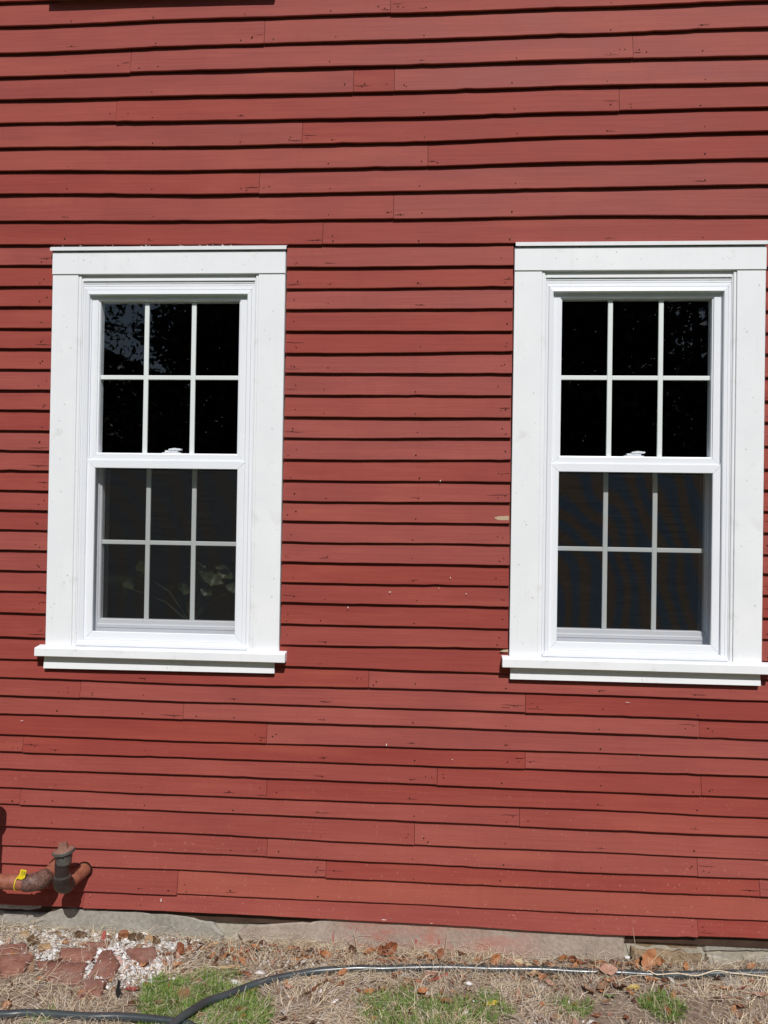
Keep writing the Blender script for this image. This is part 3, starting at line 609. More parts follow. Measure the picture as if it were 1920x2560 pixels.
    m = MB(); m.add([(ap0+0.002, -0.0035, -0.0365), (ap1-0.002, -0.0035, -0.0365), (ap1, -0.008, apr), (ap0, -0.008, apl), (ap0+0.002, 0.014, -0.0365), (ap1-0.002, 0.014, -0.0365), (ap1, 0.007, apr), (ap0, 0.007, apl)],
                    [(0, 1, 2, 3), (7, 6, 5, 4), (3, 2, 6, 7), (0, 3, 7, 4), (1, 5, 6, 2)])
    m.build('apron', TRIM, w_)
    return w_
win_a = build_window(WX[0], WZ[0], 'white double-hung window with leafy plant behind its screen, nearest the pipes', SCREEN_A, -0.003, 1.053, -0.096, -0.090, -0.008, 1.076)
win_b = build_window(WX[1], WZ[1], 'white double-hung window whose screen is tinted with blue and bronze moire bands, at the right edge', SCREEN_B, 0.004, 1.064, -0.092, -0.090, 0.002, 1.076)
# upstairs window, above the picture: casing, plain sash and a sill whose shadow falls on the topmost boards
uw = empty('window', (UPX, 0, UPZ), house); uw['label'] = 'upstairs window whose sill casts a shadow on the topmost boards'
bevel_box(0, 0.12, 0, 0.045, 0.001, 1.5).build('side_casing', TRIM, uw); bevel_box(UPW-0.12, UPW, 0, 0.045, 0.001, 1.5).build('side_casing', TRIM, uw)
bevel_box(0, UPW, -0.003, 0.045, 1.501, 1.6).build('head_casing', TRIM, uw); bevel_box(-0.001, UPW+0.001, -0.036, 0.06, -0.034, 0.0, 0.003).build('sill', TRIM, uw)
frame4(uw, 'sash', (0.121, UPW-0.121, 0.001, 1.499), (0.17, UPW-0.17, 0.06, 1.45), [(0, 0.07), (0, 0.02), (0.5, 0.02), (1, 0.03), (1, 0.07)], VINYL)
bevel_box(0.171, UPW-0.171, 0.02, 0.07, 0.74, 0.78).build('sash', VINYL, uw)
for c, d in ((0.061, 0.739), (0.781, 1.449)):
    m = MB(); m.box(0.171, UPW-0.171, 0.045, 0.048, c, d); m.build('pane', GLASS, uw)
# ------------------------------------------------------------------ ground
def gz(x, y):
    """height of the yard (world z)"""
    b = np.interp(x, [-2.2, -1, 0, 0.6, 1.0, 1.5], [-1.885, -1.905, -1.922, -1.915, -1.902, -1.888])+Z0
    near = np.clip(1-(-np.asarray(y)-2)/4, 0, 1)
    n = 0.004*np.sin(np.asarray(x)*9.1+1)*np.sin(np.asarray(y)*11+2)+0.003*np.sin(np.asarray(x)*23+np.asarray(y)*17)+0.0015*np.sin(np.asarray(x)*51-np.asarray(y)*43)
    edge = 0.012*np.exp(-((np.asarray(y)-0.03)/0.05)**2)
    return b+(n+edge)*near
def axis(lo, hi, step, far, k):
    a = list(np.arange(lo, hi+1e-6, step)); d = step; left, right = [], []
    p = lo
    while p > -far: d *= k; p -= d; left.append(p)
    d = step; p = hi
    while p < far: d *= k; p += d; right.append(p)
    return np.array(left[::-1]+a+right)
gx = axis(-2.4, 2.2, 0.014, 400, 1.35)
gy = axis(-1.1, 0.10, 0.012, 400, 1.35); gy = gy[gy < 12]
X, Y = np.meshgrid(gx, gy); Zg = gz(X, Y)
rough_n = rng.normal(0, 1, X.shape); rough_n = (rough_n+np.roll(rough_n, 1, 0)+np.roll(rough_n, 1, 1)+np.roll(rough_n, 2, 1))/4
Zg = Zg+0.0022*rough_n*((X > -2.5) & (X < 2.3) & (Y > -1.2))
Zg = np.where(Y > 0.12, -0.3, Zg)
nx, ny = len(gx), len(gy); idx = np.arange(nx*ny).reshape(ny, nx)
F = np.stack([idx[:-1, :-1], idx[:-1, 1:], idx[1:, 1:], idx[1:, :-1]], -1).reshape(-1, 4)
def ground_mat():
    m, t, o = mk('bare_earth_and_lawn'); v = mapping(t)
    n1 = noise(t, v, 7, 6, 0.65); n2 = noise(t, v, 70, 6, 0.7)
    soil = ramp(t, n1, ((0.3, (0.14, 0.102, 0.075)), (0.55, (0.26, 0.20, 0.15)), (0.75, (0.38, 0.31, 0.245))))
    soil = mixc(t, 0.45, soil, ramp(t, n2, ((0.3, (0.10, 0.070, 0.050)), (0.7, (0.39, 0.315, 0.245)))))
    sep = nd(t, 'SeparateXYZ'); t.links.new(nd(t, 'TexCoord').outputs['Object'], sep.inputs[0])
    far = nd(t, 'MapRange'); t.links.new(sep.outputs[1], far.inputs[0]); far.inputs[1].default_value = -0.9; far.inputs[2].default_value = -1.8
    lawn = ramp(t, noise(t, v, 3, 5, 0.7), ((0.3, (0.035, 0.065, 0.014)), (0.7, (0.075, 0.105, 0.03))))
    col = mixc(t, far.outputs[0], soil, lawn)
    principled(t, o, col, 0.95, 0.1, 0, maths(t, 'ADD', n2, maths(t, 'MULTIPLY', n1, 0.5)), 0.8, 0.006); return m
go = np_mesh('ground', np.stack([X, Y, Zg], -1).reshape(-1, 3), F, [ground_mat()], smooth=True); tag(go, kind='structure')

# ------------------------------------------------------------------ ground cover: ribbons of straw and grass
def ribbons(name, P, ang, L, wd, lift, curl, mats, midx, z_off, tipup=0.0, upright=False, seg=3):
    """P (N,2) roots; one tapered ribbon of seg quads each"""
    N = len(P); t = np.linspace(0, 1, seg+1); V = np.zeros((N, seg+1, 2, 3)); a = ang[:, None]+curl[:, None]*t[None]
    dx = np.cos(a); dy = np.sin(a); st = L[:, None]/seg
    if upright:                           # blade bending from vertical
        el = (math.pi/2-lift)[:, None]-(tipup[:, None]*t[None])
        hz = np.cumsum(np.cos(el)*st, 1)-np.cos(el[:, :1])*st; vz = np.cumsum(np.sin(el)*st, 1)-np.sin(el[:, :1])*st
        x = P[:, :1]+hz*np.cos(ang)[:, None]; y = P[:, 1:]+hz*np.sin(ang)[:, None]; zz = z_off[:, None]+vz
    else:
        x = P[:, :1]+np.cumsum(dx*st, 1); y = P[:, 1:]+np.cumsum(dy*st, 1)
        zz = z_off[:, None]+lift[:, None]*np.sin(t[None]*math.pi)+tipup[:, None]*t[None]
    y = np.minimum(y, 0.014)
    nxp, nyp = -np.sin(a), np.cos(a)
    if upright: nxp, nyp = -np.sin(ang)[:, None]+0*t, np.cos(ang)[:, None]+0*t
    tap = (1-0.75*t**2) if upright else (1-0.35*t)
    hw = 0.5*wd[:, None]*tap[None]
    V[:, :, 0, 0] = x-nxp*hw; V[:, :, 0, 1] = np.minimum(y-nyp*hw, 0.015); V[:, :, 0, 2] = zz
    V[:, :, 1, 0] = x+nxp*hw; V[:, :, 1, 1] = np.minimum(y+nyp*hw, 0.015); V[:, :, 1, 2] = zz+0.3*hw
    b = (np.arange(N)*(seg+1)*2)[:, None]; k = np.arange(seg)[None]*2
    F_ = np.stack([b+k, b+k+1, b+k+3, b+k+2], -1).reshape(-1, 4)
    return np_mesh(name, V.reshape(-1, 3), F_, mats, np.repeat(midx, seg))
STRAW = [simple('straw_%s' % n, a, b, 60, 0.75, 0.25, 0.1) for n, a, b in (('pale', (0.66, 0.55, 0.39), (0.79, 0.68, 0.51)), ('tan', (0.50, 0.385, 0.25), (0.63, 0.50, 0.34)), ('brown', (0.25, 0.165, 0.115), (0.36, 0.25, 0.18)), ('grey', (0.52, 0.47, 0.42), (0.66, 0.61, 0.55)))]
NB = 38000
px_ = rng.uniform(-2.2, 1.9, NB); py_ = rng.uniform(-0.85, 0.02, NB)
keep = np.ones(NB, bool); r0 = rng.random(NB)
for bk_ in BRICKS: keep &= ~(inpoly_np(px_, py_, bk_) & (r0 < 0.97))
for cp in CHIPS: keep &= ~(inpoly_np(px_, py_, cp) & (r0 < 0.82))
bare = ((px_-0.86)/0.26)**2+((py_+0.34)/0.19)**2 < 1; keep &= ~(bare & (r0 < 0.80))
keep &= ~((((px_+1.62)/0.22)**2+((py_+0.43)/0.08)**2 < 1) & (r0 < 0.6))
keep &= ~((px_ > 0.85) & (py_ > -0.02) & (r0 < 0.75))
for gpoly in GRASS[:7]: keep &= ~(inpoly_np(px_, py_, gpoly) & (r0 < 0.60))
px_, py_ = px_[keep], py_[keep]; N = len(px_)
so2 = ribbons('dead_grass', np.stack([px_, py_], 1), 2.2*np.sin(px_*7.3+2*np.sin(py_*9))+1.9*np.cos(py_*11+px_*3.1)+rng.normal(0, 0.75, N), rng.gamma(2.2, 0.022, N)+0.012, rng.gamma(2.5, 0.00036, N)+0.0006, rng.uniform(0, 0.012, N), rng.normal(0, 1.0, N), STRAW,
              rng.choice(4, N, p=(0.36, 0.29, 0.20, 0.15)), gz(px_, py_)+rng.uniform(0.001, 0.012, N), rng.normal(0, 0.006, N)*0+rng.uniform(0, 1, N)**5*0.04)
tag(so2, 'dry tan dead grass lying matted over the bare ground', 'dead grass', kind='stuff')
# straw heaped along the foot of the foundation, bending up against it
NB = 2600
px_ = np.concatenate([rng.uniform(-0.75, 0.35, NB//2), rng.uniform(-2.1, 1.75, NB//2)]); py_ = rng.uniform(-0.06, 0.015, NB)
so3 = ribbons('straw_drift', np.stack([px_, py_], 1), rng.uniform(-math.pi, math.pi, NB), rng.uniform(0.05, 0.15, NB), rng.uniform(0.0007, 0.0018, NB), rng.uniform(0.005, 0.035, NB), rng.normal(0, 1.6, NB), STRAW,
              rng.choice(4, NB, p=(0.45, 0.33, 0.14, 0.08)), gz(px_, py_)+0.003, rng.uniform(0, 1, NB)**4*0.07)
tag(so3, 'dry straw stalks drifted against the foot of the foundation', 'straw', kind='stuff')
GREEN = [simple('grass_%s' % n, a, b, 60, 0.6, 0.3, 0.1) for n, a, b in (('fresh', (0.13, 0.22, 0.036), (0.20, 0.31, 0.062)), ('deep', (0.065, 0.14, 0.022), (0.105, 0.20, 0.036)), ('yellowing', (0.30, 0.31, 0.10), (0.40, 0.39, 0.17)))]
gp_, ga = [], []
for P, dens in zip(GRASS, (1.0, 1.0, 0.95, 0.62, 0.75, 1.0, 1.0, 0.22)):
    xs_ = [p[0] for p in P]; ys_ = [p[1] for p in P]; x0, x1, y0, y1 = min(xs_), max(xs_), min(ys_), max(ys_)
    if y0 < -0.44: y0 -= 0.25; P = [(p[0], p[1]-0.25 if p[1] < -0.44 else p[1]) for p in P]
    n = int((x1-x0)*(y1-y0)*120000*dens)
    q = np.stack([rng.uniform(x0-0.02, x1+0.02, n), rng.uniform(y0-0.02, y1+0.02, n)], 1)
    wob = 0.02*np.sin(q[:, 0]*37+q[:, 1]*21)+0.015*np.sin(q[:, 1]*63-q[:, 0]*15)
    clump = (np.sin(q[:, 0]*61+1.3*np.sin(q[:, 1]*47))+np.sin(q[:, 1]*71+1.7*np.sin(q[:, 0]*39))) > rng.uniform(-2.2, 1.2, n)
    q = q[inpoly_np(q[:, 0]+wob, q[:, 1]+wob, P) & clump]; gp_.append(q)
q = np.concatenate(gp_); N = len(q)
so4 = ribbons('green_grass', q, rng.uniform(0, 2*math.pi, N), rng.uniform(0.018, 0.050, N), rng.uniform(0.0014, 0.0027, N), rng.uniform(0.1, 0.8, N), np.zeros(N), GREEN, rng.choice(3, N, p=(0.52, 0.33, 0.15)),
              gz(q[:, 0], q[:, 1])-0.002, rng.uniform(0.1, 1.1, N), upright=True)
tag(so4, 'tufts of short green grass growing through the dead straw', 'grass', kind='stuff')
# long single stalks
LONG = max(p[0][0] for p in STRAWS)-0.01
for pts in STRAWS:
    m = MB(); P = []
    for i in range(len(pts)-1):
        for k in range(6): f = k/6; P.append((pts[i][0]+(pts[i+1][0]-pts[i][0])*f, pts[i][1]+(pts[i+1][1]-pts[i][1])*f))
    P.append(pts[-1]); P3 = []
    for i, (x, y) in enumerate(P):
        hose_h = 0.034 if pts[0][0] > LONG else 0.006
        P3.append((x, min(y, 0.0), gz(x, y)+hose_h*(1 if i > 2 else 0.6)+0.004*math.sin(i*0.9)))
    m.tube(P3, 0.0022, 6); tag(m.build('straw_stalk', STRAW[0], smooth=50), 'long pale straw stalk lying across the black hose' if pts[0][0] > LONG else 'thin bent straw stalk on bare soil in front of the hose', 'straw stalk')
STK = MB()
for (x, y, dx, dy, h) in ((0.905, 0.0, -0.03, -0.03, 0.17), (0.93, -0.02, 0.10, 0.0, 0.10), (0.72, -0.05, -0.015, 0.0, 0.13), (-0.30, -0.0, -0.02, 0, 0.10), (-0.20, -0.01, 0.02, 0, 0.09), (0.08, 0.0, 0.01, 0, 0.11), (-0.36, -0.01, 0.03, 0, 0.06), (-1.3, -0.03, 0.10, 0.02, 0.07), (-1.75, -0.04, 0.13, 0.02, 0.05)):
    z_ = float(gz(x, y)); STK.tube([(x, y, z_), (x+dx*0.5, min(0.02, y+dy*0.5), z_+h*0.55), (x+dx, min(0.02, y+dy), z_+h)], [0.0018, 0.0015, 0.0008], 5)
tag(STK.build('dry_stems', STRAW[1], smooth=50), 'thin dry weed stems standing against the foundation', 'weed stems', kind='stuff')

# ------------------------------------------------------------------ old bricks set in the ground
def brick_mat():
    m, t, o = mk('old_red_brick'); v = mapping(t); n1 = noise(t, v, 11, 6, 0.65); n2 = noise(t, v, 90, 5, 0.7)
    col = ramp(t, n1, ((0.3, (0.14, 0.065, 0.048)), (0.5, (0.25, 0.10, 0.072)), (0.7, (0.36, 0.18, 0.135))))
    g = ramp(t, noise(t, v, 5, 4, 0.6), ((0.52, 0.0), (0.66, 1.0))); col = mixc(t, maths(t, 'MULTIPLY', g, 0.55), col, (0.21, 0.165, 0.135))
    col = mixc(t, 0.25, col, ramp(t, n2, ((0.35, (0.10, 0.05, 0.04)), (0.7, (0.45, 0.27, 0.21)))))
    principled(t, o, col, 0.9, 0.2, 0, maths(t, 'ADD', n1, n2), 0.7, 0.004); return m
BRK = brick_mat()
path = empty('brick_paving', (-1.5, -0.25, 0.05)); tag(path, kind='structure'); path['label'] = 'patch of worn red bricks set in the ground beside the foundation'
def slab(poly, z1, z0, mat, name, parent=None, inset=0.012, amp=0.004):
    P = rough(poly, 0.03, amp); n = len(P); cx = sum(p[0] for p in P)/n; cy = sum(p[1] for p in P)/n; m = MB(); vs_ = []
    for lvl, (ins, dz) in enumerate(((inset*1.6, 0.0), (inset*0.5, -0.0035), (0, -0.012))):
        for x, y in P:
            d = math.hypot(cx-x, cy-y) or 1; vs_.append((x+(cx-x)/d*ins, y+(cy-y)/d*ins, z1+dz+random.uniform(-0.0012, 0.0012)))
    for x, y in P: vs_.append((x, y, z0))
    c = len(vs_); vs_.append((cx, cy, z1+0.001)); fs = [(i, (i+1) % n, c) for i in range(n)]
    for l in range(3):
        for i in range(n): fs.append((l*n+i, (l+1)*n+i, (l+1)*n+(i+1) % n, l*n+(i+1) % n))
    m.add(vs_, fs); return m.build(name, mat, parent, smooth=40)
for i, poly in enumerate(BRICKS):
    cx = sum(p[0] for p in poly)/len(poly); cy = sum(p[1] for p in poly)/len(poly); z_ = float(gz(cx, cy))
    if i < 7:
        o = slab([(x-path.location.x, y-path.location.y) for x, y in poly], z_+0.024+random.uniform(-0.003, 0.003)-path.location.z, z_-0.05-path.location.z, BRK, 'brick', path)
    else:
        tag(slab(poly, z_+0.030, z_-0.03, BRK, 'broken_brick'), 'triangular broken brick lying among white paint chips', 'brick')
tag(slab([(STONE_BY_HOSE[0]+a, STONE_BY_HOSE[1]+b) for a, b in ((-0.045, -0.03), (0.04, -0.035), (0.045, 0.05), (-0.05, 0.05))], float(gz(*STONE_BY_HOSE))+0.012, -0.05, ST_GREY, 'grey_stone'), 'square grey stone lying half under the black hose', 'stone')

# ------------------------------------------------------------------ white paint chips and crushed shell
CHIP = [simple('white_chip', (0.62, 0.60, 0.58), (0.80, 0.79, 0.78), 80, 0.6, 0.3), simple('grey_chip', (0.40, 0.38, 0.36), (0.55, 0.53, 0.50), 80, 0.7, 0.3), simple('rose_chip', (0.42, 0.23, 0.19), (0.55, 0.36, 0.31), 80, 0.7, 0.3)]
q = []
for P, n in zip(CHIPS, (2100, 420, 800, 1300, 240)):
    xs_ = [p[0] for p in P]; ys_ = [p[1] for p in P]; a = np.stack([rng.normal((min(xs_)+max(xs_))/2, (max(xs_)-min(xs_))*0.30, n), rng.normal((min(ys_)+max(ys_))/2, (max(ys_)-min(ys_))*0.30, n)], 1); q.append(a)
q.append(np.stack([rng.uniform(-1.95, -0.35, 1500), -np.abs(rng.normal(0, 0.11, 1500))], 1)); q.append(np.stack([rng.uniform(-0.6, 1.6, 220), rng.uniform(-0.5, 0.0, 220)], 1))
q = np.concatenate(q); q = q[(q[:, 1] < 0.02)]
inb = np.zeros(len(q), bool)
for b_ in BRICKS: inb |= inpoly_np(q[:, 0], q[:, 1], b_)
q = q[~inb | (rng.random(len(q)) < 0.035)]; N = len(q)
sz = rng.gamma(1.6, 0.0019, N)+0.0014; sz[N-220:] *= 1.2; V = np.zeros((N, 6, 3)); an = rng.uniform(0, 6.28, N); tl = rng.normal(0, 0.5, (N, 2))
for k in range(5):
    r = sz*rng.uniform(0.6, 1.25, N); th = an+k*1.2566; dx, dy = r*np.cos(th), r*np.sin(th)*0.8
    V[:, k] = np.stack([q[:, 0]+dx, q[:, 1]+dy, dx*tl[:, 0]+dy*tl[:, 1]], 1)
V[:, 5] = np.stack([q[:, 0], q[:, 1], sz*0.55], 1)
V[:, :, 2] += (gz(q[:, 0], q[:, 1])+rng.uniform(0.002, 0.009, N))[:, None]
for b_ in BRICKS: V[inpoly_np(q[:, 0], q[:, 1], b_), :, 2] += 0.017
b = (np.arange(N)*6)[:, None]; F_ = np.stack([np.concatenate([b+k, b+(k+1) % 5, b+5], 1) for k in range(5)], 1).reshape(-1, 3)
ch = np_mesh('paint_chips', V.reshape(-1, 3), F_, CHIP, np.repeat(rng.choice(3, N, p=(0.74, 0.16, 0.10)), 5)); tag(ch, 'scatter of white paint chips and crushed shell beside the bricks', 'paint chips', kind='stuff')
FL = [('white_flake', 'pale white flake of old paint lying among the litter')]
for i, (x, y) in enumerate(FLAKES):
    m = MB(); s_ = random.uniform(0.010, 0.022) if i not in (0, 1, 3) else 0.026; k = 7; z_ = float(gz(x, y))+0.012; a0 = random.uniform(0, 6)
    P = [(x+s_*math.cos(a0+2*math.pi*j/k)*random.uniform(.7, 1.2), y+0.7*s_*math.sin(a0+2*math.pi*j/k)*random.uniform(.7, 1.2)) for j in range(k)]
    t0, t1 = random.uniform(-.4, .4), random.uniform(-.4, .1)
    top = [(a, b2, z_+(a-x)*t0+(b2-y)*t1) for a, b2 in P]; m.add(top+[(x, y, z_+s_*0.35)]+[(a, b2, c-0.004) for a, b2, c in top], [(j, (j+1) % k, k) for j in range(k)]+[(j, k+1+j, k+1+(j+1) % k, (j+1) % k) for j in range(k)])
    tag(m.build('white_flake', CHIP[0]), 'white flake of old paint lying among the leaves and straw', 'paint flake', 'white paint flakes on the ground')

# ------------------------------------------------------------------ fallen leaves
LC = {'d': ((0.050, 0.020, 0.012), (0.11, 0.045, 0.025)), 'r': ((0.16, 0.050, 0.022), (0.27, 0.095, 0.045)), 'p': ((0.33, 0.17, 0.12), (0.44, 0.26, 0.19)), 'b': ((0.17, 0.095, 0.055), (0.27, 0.165, 0.10)), 'o': ((0.30, 0.115, 0.042), (0.42, 0.19, 0.085)),
      'h': ((0.44, 0.33, 0.20), (0.54, 0.43, 0.28)), 't': ((0.36, 0.24, 0.14), (0.46, 0.33, 0.21)), 'y': ((0.55, 0.40, 0.05), (0.65, 0.50, 0.10)), 'g': ((0.16, 0.21, 0.09), (0.24, 0.29, 0.14)), 'O': ((0.31, 0.12, 0.05), (0.42, 0.19, 0.09)), 'R': ((0.24, 0.05, 0.04), (0.33, 0.09, 0.07))}
LM = {k: simple('leaf_'+n, *LC[k], 45, 0.65, 0.25, 0.3, 0.002) for k, n in zip('drpbohtygOR', ('dark_brown', 'russet', 'pink_tan', 'brown', 'orange', 'cream', 'tan', 'yellow', 'green', 'oak_orange', 'crimson'))}
def leaf_mesh(size, kind, curl, hole=False):
    """one curled leaf blade lying in xy, tip along +x"""
    n = 12; A, B, M_ = [], [], []
    for i in range(n+1):
        f = i/n; wd = size*0.30*math.sin(math.pi*min(1, f*0.95+0.04))**0.8*(1+0.10*math.sin(i*2.4+size*99))
        if kind == 'O': wd = size*0.36*math.sin(math.pi*min(1, f*0.93+0.05))**0.7*(0.62+0.38*abs(math.sin(f*math.pi*3.2)))
        x = size*(f-0.5)*1.1; zc = curl*size*(0.9*(f-0.5)**2)+0.03*size*math.sin(f*9)
        e1 = curl*size*0.35+0.05*size*math.sin(i*1.7); e2 = curl*size*0.22+0.06*size*math.sin(i*1.3+2)
        M_.append((x, 0, zc)); A.append((x+0.02*size*math.sin(i), wd, zc+e1*(wd/(size*0.3)))); B.append((x, -wd, zc+e2*(wd/(size*0.3))))
    vs_ = M_+A+B; fs = []
    for i in range(n):
        if not (hole and i in (6, 7)): fs.append((i, i+1, n+2+i, n+1+i))
        fs.append((i, 2*n+2+i, 2*n+3+i, i+1))
    m = MB(); m.add(vs_, fs)
    m.tube([(-size*0.55, 0, 0), (-size*0.72, 0.02*size, 0.03*size), (-size*0.85, 0.05*size, 0.02*size)], [0.0012, 0.001, 0.0008], 5)
    return m
SPEC = {('h', 0): 'large cream leaf with a hole lying just behind the hose', ('g', 0): 'green leaf lying on the bare soil', ('O', 0): 'large orange oak leaf leaning on the foundation, in the dirt gap',
        ('y', 0): 'yellow leaf lying beside a green grass tuft', ('y', 1): 'yellow leaf lying on bare soil near the green leaf', ('t', 0): 'large tan leaf lying on straw in front of the hose'}
cnt = {}
GL = {'d': 'dark brown curled dead leaf in the litter by the foundation', 'r': 'russet curled dead leaf in the litter by the foundation', 'p': 'pinkish tan dead leaf lying on the straw', 'b': 'dull brown dead leaf lying on the ground',
      'o': 'orange brown dead leaf lying on the straw', 'R': 'crimson dead leaf lying on the ground'}
lr = random.Random(3)
EXTRA = [(lr.uniform(-0.85, 0.75), lr.uniform(-0.075, -0.02), lr.choice('orrod'), lr.uniform(0.035, 0.06), lr.choice((0, 0, 1))) for _ in range(26)]+[(lr.uniform(-0.6, 1.5), lr.uniform(-0.4, -0.1), lr.choice('orbp'), lr.uniform(0.025, 0.045), 0) for _ in range(14)]
for (x, y, k, s_, up) in LEAVES+EXTRA:
    m = leaf_mesh(s_*1.05, k, random.uniform(0.25, 0.9) if k not in 'yg' else 0.12, k == 'h'); o = m.build('fallen_leaf', LM[k], smooth=60)
    y = min(y, -0.012-0.25*s_*(0 if up else 1)); o.location = (x, y, float(gz(x, y))+0.010+(0.35*s_ if up else 0.003))
    o.rotation_euler = (random.uniform(0.7, 1.2) if up else random.uniform(-0.25, 0.35), random.uniform(-0.5, 0.5) if up else random.uniform(-0.3, 0.3), random.uniform(-0.9, 0.9)+random.choice((0, math.pi)))
    if k == 'O': o.rotation_euler = (0.95, -0.9, 0.5)
    c = cnt.get(k, 0); cnt[k] = c+1
    if (k, c) in SPEC: tag(o, SPEC[(k, c)], 'leaf')
    else: tag(o, GL[k], 'leaf', 'fallen leaves: '+GL[k])
m = leaf_mesh(0.075, 't', 0.5); o = m.build('fallen_leaf', LM['p'], smooth=60); o.location = (LEAF_ON_HOSE[0], LEAF_ON_HOSE[1]-0.012, float(gz(*LEAF_ON_HOSE))+0.036); o.rotation_euler = (0.55, 0.1, 0.3); tag(o, 'tan leaf resting on top of the black hose', 'leaf')
# small leaf scraps
N = 900; q = np.stack([np.concatenate([rng.uniform(-1.1, 1.0, 500), rng.uniform(-1.95, 1.6, 400)]), np.concatenate([-np.abs(rng.normal(0, 0.07, 500)), rng.uniform(-0.5, 0, 400)])], 1)
an = rng.uniform(0, 6.28, N); s_ = rng.uniform(0.008, 0.028, N); V = np.zeros((N, 4, 3)); tx, ty = rng.normal(0, 0.5, N), rng.normal(0, 0.4, N)
for k, (a, bb) in enumerate(((-1, 0), (0.1, -0.45), (1, 0.05), (0, 0.5))):
    dx = s_*(a*np.cos(an)-bb*np.sin(an)); dy = s_*(a*np.sin(an)+bb*np.cos(an)); yy = np.minimum(q[:, 1]+dy, 0.02); V[:, k] = np.stack([q[:, 0]+dx, yy, gz(q[:, 0], q[:, 1])+0.012+dx*tx+dy*ty+rng.uniform(0, 0.004, N)], 1)
ls = np_mesh('leaf_litter', V.reshape(-1, 3), np.arange(N*4).reshape(-1, 4), [LM[k] for k in 'drbop'], rng.choice(5, N, p=(.18, .27, .2, .23, .12))); tag(ls, 'scraps of brown and orange leaf litter along the foundation', 'leaf litter', kind='stuff')

# ------------------------------------------------------------------ wood chips and sticks
WOODM = {'d': simple('weathered_dark_wood', (0.055, 0.032, 0.018), (0.15, 0.085, 0.045), 30, 0.85, 0.2, 0.6, stretch=(1, 6, 6)), 't': simple('tan_split_wood', (0.36, 0.22, 0.11), (0.50, 0.34, 0.19), 30, 0.8, 0.2, 0.5, stretch=(1, 6, 6)),
         'r': simple('rusty_wood', (0.20, 0.075, 0.035), (0.32, 0.13, 0.06), 30, 0.85, 0.2, 0.6), 'b': simple('brown_wood', (0.17, 0.095, 0.045), (0.29, 0.175, 0.09), 30, 0.85, 0.2, 0.5, stretch=(1, 6, 6))}
WOODM['R'] = simple('red_painted_splinter', (0.28, 0.06, 0.045), (0.36, 0.10, 0.075), 30, 0.6); WOODM['o'] = LM['o']
WN = {'d': 'dark weathered chunk of wood', 't': 'pale tan chunk of split wood', 'r': 'rusty brown chunk of wood', 'b': 'brown knot of wood on the grass beside the hose'}
WP = {0: 'on the back row of bricks', 1: 'in front of the brick edge', 2: 'behind the bricks', 3: 'by the foundation right of the paint chips', 4: 'against the foundation', 5: 'under a white paint flake', 6: 'among the paint chips', 8: 'at the back left of the bricks'}
for i, (x, y, k, a, b_) in enumerate(CHUNKS):
    m = MB(); P = rough([(-a*0.6, -a*0.35), (a*0.5, -a*0.4), (a*0.6, a*0.3), (-a*0.45, a*0.38)], 0.02, 0.004); n = len(P); t0 = random.uniform(-.3, .3)
    vs_ = [(p, q_, 0) for p, q_ in P]+[(p*0.88, q_*0.85, b_*(0.9+t0*p/a)) for p, q_ in P]; m.add(vs_, [tuple(range(n, 2*n)), tuple(range(n))[::-1]]+[(j, (j+1) % n, n+(j+1) % n, n+j) for j in range(n)])
    o = m.build('wood_chunk', WOODM[k]); o.location = (x, min(y, -0.02), float(gz(x, y))+0.002); o.rotation_euler = (random.uniform(-.25, .25), random.uniform(-.25, .25), random.uniform(-1, 1))
    tag(o, WN[k]+(' '+WP[i] if i in WP else ''), 'wood chunk')
SN = ['tan splinter of wood by the crumbling mortar', 'thin brown bark strip left of the hose bend', 'thick brown strip of wood beside the mortar gap', 'flat tan wood strip behind the grass and the hose bend', 'red painted splinter lying on straw in front of the hose', 'dark twig lying on dead grass in front of the hose', 'thin dark twig pointing at the hose bend', 'orange strip of bark behind the hose']
for i, (a, b_, k, w_) in enumerate(STICKS):
    a3 = Vector((a[0], min(a[1], -0.01), float(gz(*a))+0.010)); b3 = Vector((b_[0], min(b_[1], -0.01), float(gz(*b_))+0.014)); m = MB(); d = b3-a3; n = 6
    m.tube([a3+d*(j/n)+Vector((0, 0, 0.003*math.sin(j*2.1)))+Vector((random.uniform(-.003, .003), random.uniform(-.003, .003), 0)) for j in range(n+1)], [w_*0.5*random.uniform(.6, 1.0) for j in range(n+1)], 6)
    tag(m.build('stick', WOODM[k]), SN[i], 'stick')
m = MB(); x, y = STAKE; z_ = float(gz(x, y))
m.add([(x-0.008, y, z_-0.02), (x+0.008, y, z_-0.02), (x+0.010, y-0.004, z_+0.04), (x+0.006, y-0.004, z_+0.045), (x+0.012, y-0.01, z_+0.075), (x+0.002, y-0.012, z_+0.085), (x-0.002, y-0.01, z_+0.06), (x-0.009, y-0.004, z_+0.035)]+[(p, q_+0.006, r) for p, q_, r in ((x-0.008, y, z_-0.02), (x+0.008, y, z_-0.02), (x+0.010, y-0.004, z_+0.04), (x+0.006, y-0.004, z_+0.045), (x+0.012, y-0.01, z_+0.075), (x+0.002, y-0.012, z_+0.085), (x-0.002, y-0.01, z_+0.06), (x-0.009, y-0.004, z_+0.035))],
      [tuple(range(8)), tuple(range(15, 7, -1))]+[(j, (j+1) % 8, 8+(j+1) % 8, 8+j) for j in range(8)])
BLK = simple('black_plastic', (0.012, 0.014, 0.015), (0.022, 0.024, 0.026), 20, 0.42, 0.5, 0.1)
tag(m.build('plastic_stake', BLK), 'jagged black plastic stake standing in front of the bricks', 'stake')
m = MB(); x, y = RED_CHIP; y = min(y, -0.03); z_ = float(gz(x, y))+0.004
